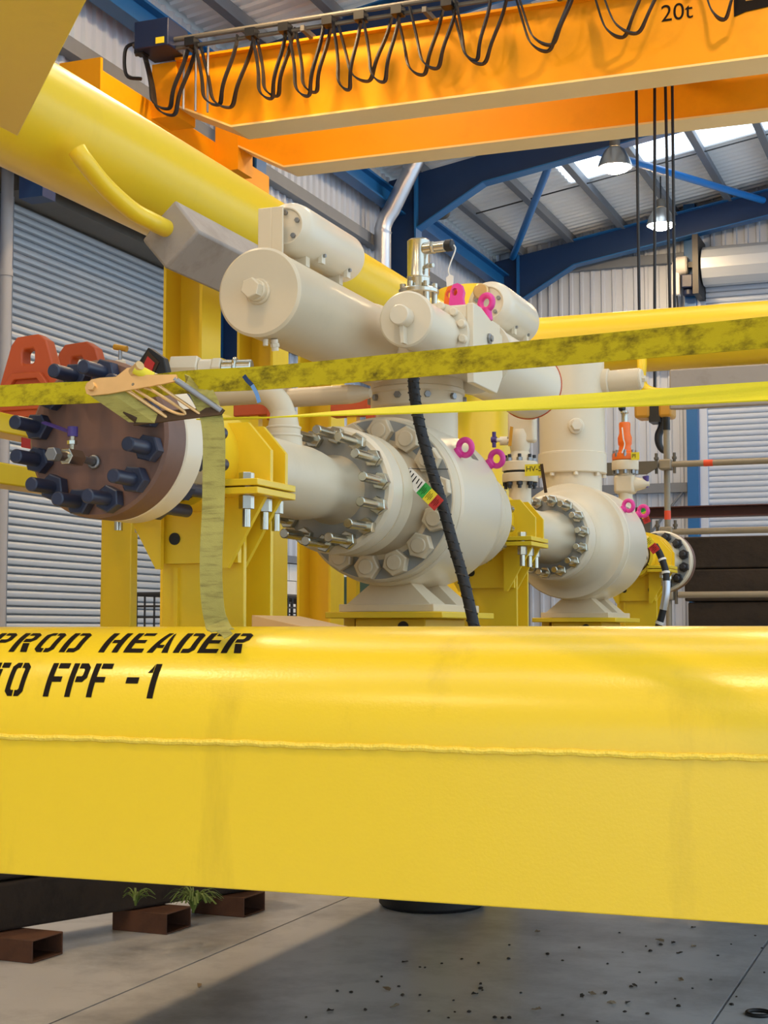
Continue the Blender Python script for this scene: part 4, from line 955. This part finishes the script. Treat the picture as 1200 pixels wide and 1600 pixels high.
q0 = P(1046, 609, Y=10.35)
obj('block', MB().prism([(-.12, -.14), (.12, -.11), (.12, .13), (-.10, .14)], q0.x, q0.x + 1.5, lambda u, v, h: (h, 10.45 + u, q0.z + v)), 'anode', t, bevel=.012)
anode_rod(t, [P(1003, 545, Y=10.5), P(1003, 570, Y=10.42), P(1002, 590, Y=10.4), P(1006, 605, Y=10.4), P(1022, 613, Y=10.4), P(1052, 614, Y=10.4)], .034)

# ================================================================== ORANGE LOCKING BRACKETS, SMALL FITTINGS ON THE LEDGER
def orange_bracket(px_, Y, s, label):
    t = thing('locking_bracket', label, 'bracket', P(px_, 640, X=-2.75), 'orange locking brackets')
    x0 = P(px_, 600, Y=Y).x; z0 = 2.25 if px_ < 100 else 2.275
    poly = [(-.105, 0), (.10, 0), (.105, .10), (.06, .235), (.03, .255), (-.045, .25), (-.065, .225), (-.108, .09)]
    hole = [(-.02, .165), (.012, .165), (.02, .17), (.02, .20), (.014, .212), (-.018, .21), (-.024, .20), (-.024, .172)]
    obj('plate', MB().ring_prism(poly, hole, 0, .05, lambda u, v, h: (x0 + u * s, Y + h, z0 + v * s)), 'orange_paint', t, bevel=.006)
    pk = [(-.085, .02), (.08, .02), (.085, .09), (.05, .135), (-.05, .135), (-.088, .085)]
    pi_ = [(-.065, .035), (.062, .035), (.066, .082), (.04, .115), (-.04, .115), (-.068, .08)]
    obj('pocket_rim', MB().ring_prism(pk, pi_, -.018, .0, lambda u, v, h: (x0 + u * s, Y + h, z0 + v * s)), 'orange_paint', t, bevel=.003)
    obj('pin', MB().cyl((x0, Y - .02, z0 + .06), (0, -1, 0), .018 * s, -.02, .02, 16, .003), 'zinc_dull', t)
    obj('base_clip', MB().box(x0 - .1 * s, x0 + .1 * s, Y - .01, Y + .06, 2.25, 2.28), 'orange_paint', t)
orange_bracket(44, 3.95, 1.0, 'dark orange locking bracket with slot, left of the brown flange')
orange_bracket(120, 4.36, 1.12, 'dark orange locking bracket with slot, peeking over the brown flange')
for px_, lab in ((395, 'red-orange guard bar left of the branch elbow behind the strap'), (548, 'red-orange guard bar beside the stem collar')):
    c = P(px_, 636, Y=5.6); tb = thing('guard_bar', lab, 'guard', c, 'red-orange guard bars')
    obj('bar', MB().box(c.x - .09, c.x + .085, 5.6, 5.66, c.z - .035, c.z + .05), 'orange_paint', tb, bevel=.006)
    obj('end_clip', MB().box(c.x + .07, c.x + .11, 5.58, 5.68, c.z - .06, c.z + .03), 'orange_paint', tb, bevel=.006)
    obj('stand', MB().box(c.x - .02, c.x + .02, 5.61, 5.65, 1.33, c.z - .03), 'yellow', tb)
c = P(188, 545, Y=4.2); zt = c.z
t = thing('tee_handle', 'small yellow tee handle sticking up above the brown flange', 'handle', (c.x, 4.2, 2.25))
obj('handle_bar', MB().tube([(c.x - .022, 4.2, zt + .008), (c.x + .024, 4.2, zt - .002)], .0095, 12), 'amber', t)
obj('handle_stem', MB().tube([(c.x, 4.2, zt), (c.x, 4.2, 2.2)], .006, 10), 'zinc_dull', t)
obj('gland', MB().cyl((c.x, 4.2, zt - .05), (0, 0, 1), .018, -.05, .012, 18, .003), 'cream_bright', t)
# black gauge cover with a red badge
g = P(232, 572, Y=3.6)
t = thing('gauge_cover', 'black triangular cover with a red badge behind the ratchet', 'cover', g + Vector((0, 0, -.06)))
fn = lambda u, v, h: (g.x + u, 3.6 + h, g.z + v)
obj('cover', MB().prism([(-.04, -.06), (.055, -.075), (.062, -.04), (.045, .02), (-.002, .052), (-.034, .01)], 0, .03, fn), 'black', t, bevel=.003)
obj('badge', MB().prism([(-.030, -.012), (.012, -.034), (.034, .008), (-.001, .042)], -.003, .0, fn), 'dark_zinc', t)
obj('red_mark', MB().prism([(-.018, -.008), (.01, -.022), (.022, .006), (.0, .026)], -.006, -.003, fn), 'tag_red', t)
# cream hex fittings along the spool top
c = P(285, 578, Y=3.75)
t = thing('hex_fitting', 'row of cream hexagonal pipe fittings behind the strap', 'fitting', c)
obj('hex_body', MB().hexa(c, (1, .2, 0), .07, -.03, .05), 'cream_bright', t); obj('coupling', MB().cyl(c, (1, .2, 0), .028, .05, .09, 24, .003).hexa(c, (1, .2, 0), .055, .09, .115), 'cream_bright', t)
obj('steel_union', MB().cyl(c, (1, .2, 0), .024, .115, .2, 24, .003).torus(c + Vector((.15, .03, 0)), (1, .2, 0), .026, .006), 'zinc', t)
obj('down_pipe', MB().tube([c, (c.x, c.y, PZ + .09)], .02, 16), 'cream', t)
obj('capillary', MB().tube(bez([c + Vector((.17, .03, .0)), P(345, 566, Y=3.8), P(365, 564, Y=3.8), P(385, 578, Y=3.85)]), .003, 6), 'black', t)
# ================================================================== STRAPS
sv = Vector((0, 0, 1))
t = thing('ratchet_strap', 'dirty yellow webbing strap stretched across in front of the flange and actuators', 'strap', P(600, 575, Y=2.7))
pts = bez([P(-60, 622, Y=2.90), P(60, 616, Y=2.90), P(170, 611, Y=2.90), P(290, 597, Y=2.90), P(420, 590, Y=2.86), P(600, 574, Y=2.76), P(800, 556, Y=2.645), P(1000, 538, Y=2.53), P(1200, 519, Y=2.42), P(1290, 510, Y=2.37), P(1290, 510, Y=2.37) + Vector((.55, -.26, .02)), P(1290, 510, Y=2.37) + Vector((1.3, -.6, .04))], 6)
obj('webbing', MB().ribbon(pts, [(0, .08, 1)] * len(pts), .050, .0028), 'strap', t)
sa = P(384, 576, Y=2.862); obj('blue_stripe', MB().ribbon([P(381, 587, Y=2.865), P(386, 594, Y=2.865), P(394, 602, Y=2.865)], [(1, 0, .4)] * 3, .009, .002), 'navy', t)
obj('blue_thread', MB().ribbon(bez([P(394, 602, Y=2.862), P(401, 615, Y=2.86), P(405, 629, Y=2.86)], 4), [(1, 0, .3)] * 9, .008, .002), 'pale_blue', t)
t = thing('lower_strap', 'clean bright yellow strap twisting edge-on below the dirty one', 'strap', P(800, 632, Y=2.65))
pts = bez([P(318, 656, Y=3.02), P(420, 652, Y=2.98), P(520, 646, Y=2.92), P(640, 640, Y=2.84), P(800, 632, Y=2.74), P(1000, 622, Y=2.60), P(1200, 611, Y=2.47), P(1290, 606, Y=2.41), P(1290, 606, Y=2.41) + Vector((.55, -.28, .0)), P(1290, 606, Y=2.41) + Vector((1.3, -.65, .0))], 8)
n_ = len(pts); dirs = []
for i in range(n_):
    f = max(0, min(1, (i - 6) / 38)); a_ = math.radians(4 + 36 * f ** .8); dirs.append((0, math.cos(a_), math.sin(a_)))
obj('webbing', MB().ribbon(pts, dirs, .050, .0028), 'strap_clean', t)
t = thing('strap_tail', 'faded loose strap end hanging from the ratchet onto the front beam', 'strap', P(340, 985, Y=2.93))
pts = bez([P(292, 600, Y=2.885), P(312, 612, Y=2.875), P(327, 640, Y=2.87), P(334, 680, Y=2.875), P(334, 740, Y=2.885), P(333, 800, Y=2.885), P(330, 860, Y=2.88), P(330, 910, Y=2.885), P(333, 950, Y=2.895), P(338, 972, Y=2.90), P(342, 981, Y=2.885), P(348, 985, Y=2.865)], 6)
dirs = [(.5, .25, -.75)] * 3 + [(.75, .2, -.4)] * 5 + [(1, .1, 0)] * (len(pts) - 8)
obj('webbing', MB().ribbon(pts, dirs, .050, .0026), 'strap_old', t)
obj('frayed_end', MB().ribbon([P(345, 984, Y=2.865), P(352, 988, Y=2.855), P(357, 994, Y=2.845)], [(1, .1, .2)] * 3, .02, .002), 'strap_old', t)
# ratchet buckle: two side plates, bars, drum and handle
t = thing('strap_ratchet', 'gold zinc-plated ratchet buckle tensioning the dirty strap over the brown flange', 'ratchet', P(225, 655, Y=2.86))
o_ = P(143, 606, Y=2.84); e_ = P(292, 590, Y=2.84); U = (e_ - o_); Ul = U.length; U.normalize()
Wv = P(143 + 60, 606 + 46, Y=2.84) - o_ + Vector((0, .03, 0)); Wl = Wv.length; Wn = Wv.normalized()
Vn = (P(225, 585, Y=2.84) - P(225, 605, Y=2.84)).normalized() + Vector((0, .25, 0)); Vn.normalize()
Tn = U.cross(Vn).normalized()
def rp(u, v, h): return o_ + U * u + Vn * v + Tn * h
pl = [(-.014, .0), (-.008, -.014), (.004, -.02), (.05, -.02), (.205, -.008), (.212, 0), (.208, .008), (.11, .017), (.095, .036), (.085, .036), (.06, .018), (.02, .02), (0, .018), (-.012, .01)]
pa = obj('side_plate', MB().prism(pl, 0, .004, rp), 'gold_zinc', t)
pl2 = [(-.005, -.015), (.205, -.010), (.212, 0), (.2, .008), (.06, .012), (0, .008)]
obj('far_side_plate', MB().prism(pl2, 0, .004, lambda u, v, h: rp(u, v, h) + Wv), 'dark_zinc', t)
for u, r_ in ((.075, .004), (.155, .0035)): obj('cross_bar', MB().tube([rp(u, -.004, 0), rp(u, -.004, 0) + Wv], r_, 12), 'gold_zinc', t)
obj('end_bar', MB().tube([rp(.203, 0, 0), rp(.203, 0, 0) + Wv], .0065, 14), 'zinc_dull', t)
obj('drum', MB().tube([rp(.004, 0, -.012), rp(.004, 0, 0) + Wv], .012, 18), 'dark_zinc', t)
obj('drum_nut', MB().hexa(rp(.004, 0, 0), Tn * -1 if Tn.y > 0 else Tn, .017, 0, .011), 'gold_zinc', t)
obj('pawl_loop', MB().tube(bez([rp(.095, -.004, 0) + Wv * .12, rp(.10, -.004, 0) + Wv * .75, rp(.115, -.004, 0) + Wv * .95, rp(.13, -.004, 0) + Wv * .85, rp(.128, -.004, 0) + Wv * .25, rp(.12, -.004, 0) + Wv * .1], 5), .0035, 10), 'gold_zinc', t)
obj('handle_pin', MB().tube([rp(.098, .026, 0), rp(.098, .026, 0) + Vector((.025, -.012, .012))], .0105, 18), 'gold_zinc', t)
obj('yellow_grip', MB().tube([rp(.108, .03, .01) , rp(.112, .034, 0) + Wv * .3], .012, 14), 'tag_yellow', t)
obj('rivet', MB().cyl(rp(.105, -.004, 0), Tn * -1 if Tn.y > 0 else Tn, .0045, 0, .004, 14, .001), 'zinc', t)
obj('spring_pin', MB().tube([rp(.028, .012, -.004), rp(.062, .022, -.004)], .0032, 10), 'dark_zinc', t)
obj('lock_slot', MB().ribbon([rp(.03, .002, -.0045), rp(.055, -.001, -.0045)], [tuple(Vn)] * 2, .004, .001), 'black', t)
sw = [rp(.02, -.005, 0) + Wv * .5, rp(.03, -.02, 0) + Wv * .55, rp(.05, -.03, 0) + Wv * .55]
obj('wound_webbing', MB().prism([(-.01, -.012), (.055, -.02), (.06, .0), (0, .005)], 0, 1, lambda u, v, h: o_ + U * (u + .0) + Vn * v + Wv * (.08 + .84 * h)), 'strap_old', t)

# ================================================================== ODDS BEHIND THE FRAME
# timber board lying behind the front beam
a = P(392, 960, Y=3.45); b = P(398, 976, Y=3.45)
mb = MB(); c0 = P(393, 961, Y=3.35); c1 = P(500, 984, Y=3.35)
u = (c1 - c0).normalized(); vs = []
for dy in (0, .28):
    for p in (c0, c1):
        for dz in (0, -.03): vs.append(p + Vector((.0, dy, dz)))
mb.add(vs, [(0, 2, 3, 1), (4, 5, 7, 6), (0, 4, 6, 2), (1, 3, 7, 5), (0, 1, 5, 4), (2, 6, 7, 3)])
tag(obj('timber_board', mb, 'plank', bevel=.002), 'pale timber board lying behind the front beam', 'board')
ck = c0.lerp(c1, .35)
tag(obj('timber_chock', MB().box(ck.x - .06, ck.x + .06, 3.42, 3.56, 1.33, ck.z - .034), 'plank', bevel=.003), 'timber chock hidden under the pale board', 'block')
# mesh cages by the left wall
def cage(x0, y0, y1, z0, z1, pitch, label):
    t = thing('mesh_crate', label, 'crate', (x0 - .4, (y0 + y1) / 2, z0), 'black wire crates')
    mb = MB(); r = .02
    for a_, b_ in (((x0, y0, z1), (x0, y1, z1)), ((x0, y0, z0), (x0, y1, z0)), ((x0, y0, z0), (x0, y0, z1)), ((x0, y1, z0), (x0, y1, z1)), ((x0 - .9, y0, z1), (x0 - .9, y1, z1)), ((x0 - .9, y0, z0), (x0 - .9, y0, z1)), ((x0 - .9, y1, z0), (x0 - .9, y1, z1)), ((x0, y0, z1), (x0 - .9, y0, z1)), ((x0, y1, z1), (x0 - .9, y1, z1)), ((x0, y0, z0), (x0 - .9, y0, z0)), ((x0, y1, z0), (x0 - .9, y1, z0)), ((x0 - .9, y0, z0), (x0 - .9, y1, z0))):
        mb.tube([a_, b_], r, 6)
    obj('frame', mb, 'wire_dark', t)
    x_ = x0 - pitch
    while x_ > x0 - .9: obj('wire', MB().tube([(x_, y0, z0), (x_, y0, z1)], .009, 5), 'wire_dark', t); x_ -= pitch
    z_ = z0 + pitch
    while z_ < z1: obj('wire', MB().tube([(x0 - .9, y0, z_), (x0, y0, z_)], .009, 5), 'wire_dark', t); z_ += pitch
    y_ = y0 + pitch
    while y_ < y1: obj('wire', MB().tube([(x0, y_, z0), (x0, y_, z1)], .009, 5), 'wire_dark', t); y_ += pitch
    z_ = z0 + pitch
    while z_ < z1: obj('wire', MB().tube([(x0, y0, z_), (x0, y1, z_)], .009, 5), 'wire_dark', t); z_ += pitch
    obj('base_board', MB().box(x0 - .9, x0, y0, y1, z0, z0 + .03), 'timber', t)
cage(-5.64, 11.2, 12.9, 0, 1.90, .09, 'black wire mesh crate in front of the left roller shutter')
cage(-7.2, 16.4, 17.75, 0, 1.95, .2, 'black wire mesh crate in front of the white block wall')
# green machine with a bright cylinder
c = P(540, 930, Y=14.0)
t = thing('green_machine', 'dark green machine with a shiny cylinder behind the yellow columns', 'machine', (c.x, 14.0, 0))
obj('body', MB().box(c.x - .05, c.x + .35, 13.8, 14.3, 1.3, 2.12).box(c.x - .1, c.x + .4, 13.75, 14.35, 0, 1.3), 'machine_green', t, bevel=.02)
obj('ram', MB().cyl((c.x + .0, 13.7, 1.4), (0, 0, 1), .07, 0, .36, 24, .01), 'steel', t)
obj('dial', MB().cyl((c.x - .02, 13.79, 1.98), (0, -1, 0), .08, 0, .02, 24).cyl((c.x - .02, 13.79, 1.98), (0, -1, 0), .065, .02, .024, 24), 'black', t)
obj('work_table', MB().box(c.x - .9, c.x + .6, 13.6, 14.2, 1.62, 1.70), 'girt', t)
for dx in (-.85, .5): obj('table_leg', MB().box(c.x + dx, c.x + dx + .06, 13.7, 13.76, 0, 1.62), 'girt', t)
# ---------------------------------------------------------------- scaffold and sleepers at the right
SY = 11.9
sx0 = P(1043, 800, Y=SY).x
def zpx(y_, Y=SY): return P(1043, y_, Y=Y).z
sct = thing('scaffold_upright', 'grey vertical scaffold tube with an orange tape mark', 'scaffold', (sx0, SY, 0))
obj('tube', MB().tube([(sx0, SY, 0), (sx0, SY, zpx(655))], .0245, 16), 'scaffold', sct)
obj('tape_mark', MB().tube([(sx0, SY, zpx(812)), (sx0, SY, zpx(798))], .026, 16), 'tape', sct)
obj('black_sleeve', MB().tube([(sx0, SY, zpx(672)), (sx0, SY, zpx(652))], .03, 16), 'black', sct)
for i, (y_, xl, xr, lab) in enumerate(((727, 940, 1300, 'grey horizontal scaffold tube with orange tape, top one'), (832, 1050, 1300, 'grey horizontal scaffold tube just above the black sleepers'), (930, 1060, 1300, 'grey horizontal scaffold tube in front of the black sleepers'))):
    z_ = zpx(y_); t = thing('scaffold_tube', lab, 'scaffold', (sx0, SY - .06, z_), 'horizontal scaffold tubes')
    obj('tube', MB().tube([(P(xl, y_, Y=SY - .055).x, SY - .055, z_), (P(xr, y_, Y=SY - .055).x, SY - .055, z_ + .0)], .0245, 16), 'scaffold', t)
    if i == 0:
        a_ = P(1106, y_, Y=SY - .055).x; obj('tape_mark', MB().tube([(a_ - .03, SY - .055, z_), (a_ + .04, SY - .055, z_)], .026, 16), 'tape', t)
        obj('flat_arm', MB().prism([(940, 0), (1010, 0), (1028, .05), (1028, .1), (940, .1)], SY - .12, SY - .09, lambda u_, v_, h_: (P(u_, 730, Y=SY - .1).x, h_, z_ - .075 + v_)), 'hood', t)
    obj('coupler', MB().box(sx0 - .05, sx0 + .05, SY - .09, SY + .03, z_ - .04, z_ + .04), 'scaffold', t, bevel=.012)
    for dx in (-.07, .07): obj('coupler_bolt', MB().cyl((sx0 + dx, SY - .06, z_), (0, 0, 1), .012, -.07, .09, 10).hexa((sx0 + dx, SY - .06, z_), (0, 0, 1), .035, .04, .06), 'hood', t)
    if i == 2: obj('end_support', MB().tube([(P(1290, y_, Y=SY).x, SY - .055, 0), (P(1290, y_, Y=SY).x, SY - .055, z_)], .0245, 12), 'scaffold', t)
z_ = P(1100, 800, Y=13.2).z
t = thing('steel_bar', 'long dark red steel bar lying across behind the scaffold', 'steel bar', (P(1100, 800, Y=13.2).x, 13.2, z_))
obj('bar_web', MB().box(P(990, 800, Y=13.2).x, 1.5, 13.19, 13.21, z_ - .045, z_ + .045), 'red_tube', t)
for dz in (-.045, .04): obj('bar_flange', MB().box(P(990, 800, Y=13.2).x, 1.5, 13.12, 13.28, z_ + dz, z_ + dz + .01), 'red_tube', t)
for xp in (P(1010, 800, Y=13.2).x, 1.3): obj('trestle_leg', MB().box(xp - .04, xp + .04, 13.16, 13.24, 0, z_ - .045), 'hood', t)
xa = P(1078, 900, Y=12.4).x; zt = P(1120, 838, Y=12.4).z; nrow = 9; hr = zt / nrow
for r in range(nrow):
    for c_ in range(2):
        xl = xa + random.uniform(-.05, .05); yl = 12.35 + c_ * .32 + random.uniform(-.02, .02)
        o = obj('railway_sleeper', MB().box(xl, xl + 2.7, yl, yl + .28, r * hr + .004, (r + 1) * hr - .004), 'timber', bevel=.012)
        tag(o, ('black timber sleeper in the tall right-hand stack, %s row' % ['bottom', 'second', 'third', 'fourth', 'middle', 'sixth', 'seventh', 'second from top', 'topmost'][r]) + (', front' if c_ == 0 else ', rear'), 'sleeper', 'black sleepers stacked at right')
# ---------------------------------------------------------------- sleepers and steel ends at the lower left
def along(px_, py_): return P(px_, py_, Z=0)
A, B = along(0, 1502), along(385, 1432); dirn = (B - A).normalized(); nrm = Vector((dirn.y, -dirn.x, 0)); ang = math.atan2(dirn.y, dirn.x)
def rbox(c, L, W, H, z0): # box with long side along dirn, its front face on nrm side
    mb = MB(); vs = []
    for z in (z0, z0 + H):
        for s, t_ in ((-L / 2, -W), (L / 2, -W), (L / 2, 0), (-L / 2, 0)): p = c + dirn * s + nrm * t_; vs.append((p.x, p.y, z))
    return mb.add(vs, [(3, 2, 1, 0), (4, 5, 6, 7), (0, 1, 5, 4), (1, 2, 6, 5), (2, 3, 7, 6), (3, 0, 4, 7)])
base = A.lerp(B, .42) - nrm * .13
for r in range(4):
    rowc = base - dirn * .12 - nrm * random.uniform(-.02, .04)
    o = obj('railway_sleeper', rbox(rowc, 2.55, .28, .235, .115 + r * .245), 'timber', bevel=.015)
    tag(o, 'dark mossy timber sleeper at lower left under the front beam, %s row' % ['lowest', 'second', 'third', 'topmost'][r], 'sleeper', 'dark sleepers at lower left')
for i, (px_, py_, lab) in enumerate(((50, 1506, 'rusty hollow steel bearer at the bottom left corner'), (260, 1461, 'rusty hollow steel bearer in the middle of the three at lower left'), (381, 1434, 'rusty hollow steel bearer beside the green weed'), (412, 1391, 'rusty hollow steel bearer just below the front beam edge'))):
    c = along(px_, py_); W_, H_, T_ = .25, .11, .008; L2 = .34
    e1 = Vector((1, -.05, 0)).normalized(); e2 = Vector((-e1.y, e1.x, 0))
    out = [(0, 0), (W_, 0), (W_, H_), (0, H_)]; inn = [(T_, T_), (W_ - T_, T_), (W_ - T_, H_ - T_), (T_, H_ - T_)]
    o = obj('steel_bearer', MB().ring_prism(out, inn, -L2, 0, lambda u_, v_, h_: c + e1 * h_ + e2 * u_ + Vector((0, 0, v_))), 'rust', bevel=.004)
    tag(o, lab, 'bearer', 'hollow steel bearers on the floor')
def weed(c, n, h, spread, label):
    t = thing('weed', label, 'plant', c, 'weeds on the sleepers')
    for i in range(n):
        a_ = random.uniform(0, 2 * math.pi); l_ = h * random.uniform(.6, 1.1); d_ = Vector((math.cos(a_), math.sin(a_), 0)) * spread * random.uniform(.4, 1)
        pts = bez([c, c + d_ * .3 + Vector((0, 0, l_ * .65)), c + d_ * .8 + Vector((0, 0, l_ * .85)), c + d_ * 1.25 + Vector((0, 0, l_ * .55))], 3)
        obj('blade', MB().ribbon(pts, [(-d_.y, d_.x, .01)] * len(pts), .010 * random.uniform(.6, 1.2), .001), 'leaf', t)
wc = P(302, 1426, Y=7.05); weed(Vector((wc.x, wc.y, max(.02, wc.z))), 60, .13, .13, 'tuft of green grass growing from the dark sleepers')
wc = P(212, 1415, Y=6.9); weed(Vector((wc.x, wc.y, max(.1, wc.z))), 16, .09, .10, 'small sparse weed on the dark sleepers left of the tuft')
# dark round foot below the beam
c = along(675, 1414)
obj('foot_pad', MB().lathe([(0, 0), (.29, 0), (.31, .02), (.31, .06), (.29, .09), (.22, .11), (.2, .2), (0, .2)], c, (0, 0, 1), 48), 'rubber', fr)
obj('stand_post', MB().cyl((c.x, c.y, .2), (0, 0, 1), .12, 0, .94, 32), 'yellow', fr)
c = along(1186, 1586)
t = tag(obj('rubber_ring', MB().torus(c + Vector((0, 0, .008)), (0, 0, 1), .05, .008, 40, 10), 'black'), 'flat black rubber ring on the floor at the bottom right corner', 'ring')
# litter on the floor
leafm = []
for k in range(4):
    mb = MB(); vs = [(0, 0, .004)]; n = 7
    for i in range(n):
        q = 2 * math.pi * i / n; r_ = random.uniform(.6, 1.1); vs.append((r_ * math.cos(q) * .022, r_ * math.sin(q) * .012, random.uniform(.001, .014)))
    fs = [(0, 1 + i, 1 + (i + 1) % n) for i in range(n)]
    vs2 = [(x, y, max(0, z - .002)) for x, y, z in vs]; m_ = len(vs)
    fs += [tuple(reversed([i + m_ for i in f])) for f in fs[:n]] + [(1 + i, m_ + 1 + i, m_ + 1 + (i + 1) % n, 1 + (i + 1) % n) for i in range(n)]
    mb.add(vs, []); mb.add(vs2, []); mb.f = fs
    leafm.append(mesh_of('dry_leaf', mb, 'dry_leaf' if k % 2 else 'chip', smooth=0))
chipm = []
for k in range(3):
    mb = MB(); mb.lathe([(0, 0), (.008, 0), (.011 * random.uniform(.8, 1.2), .004), (.007, .009), (0, .011)], (0, 0, 0), (0, 0, 1), 7)
    for p in mb.v: p.x *= random.uniform(.7, 1.5); p.y *= random.uniform(.6, 1.1)
    chipm.append(mesh_of('stone_chip', mb, 'chip', smooth=0))
big = [(910, 1558), (926, 1555), (945, 1553), (955, 1569), (980, 1568), (837, 1579), (992, 1541), (617, 1574), (516, 1580), (1085, 1480), (1083, 1450), (1031, 1471), (1052, 1474), (1064, 1533), (632, 1504), (604, 1547), (742, 1554), (841, 1457), (1061, 1490), (312, 1542)]
for i, (a_, b_) in enumerate(big):
    p = along(a_, b_); o = inst('dry_leaf', leafm[i % 4], None, p, (0, 0, random.uniform(0, 6.28)), (1.1, 1.1, 1.2))
    tag(o, 'small dry leaf scrap on the floor below the front beam', 'leaf', 'dry leaf scraps on the floor')
for i in range(70):
    a_ = random.uniform(430, 1200); b_ = random.uniform(1440 if a_ > 700 else 1500, 1598)
    if a_ < 1100 - (b_ - 1400) * 4: continue
    p = along(a_, b_); s_ = random.uniform(.5, 1.0)
    o = inst('stone_chip', chipm[i % 3], None, p, (0, 0, random.uniform(0, 6.28)), (s_, s_, s_)); tag(o, 'tiny dark grit chip on the floor below the front beam', 'grit', 'grit chips on the floor')
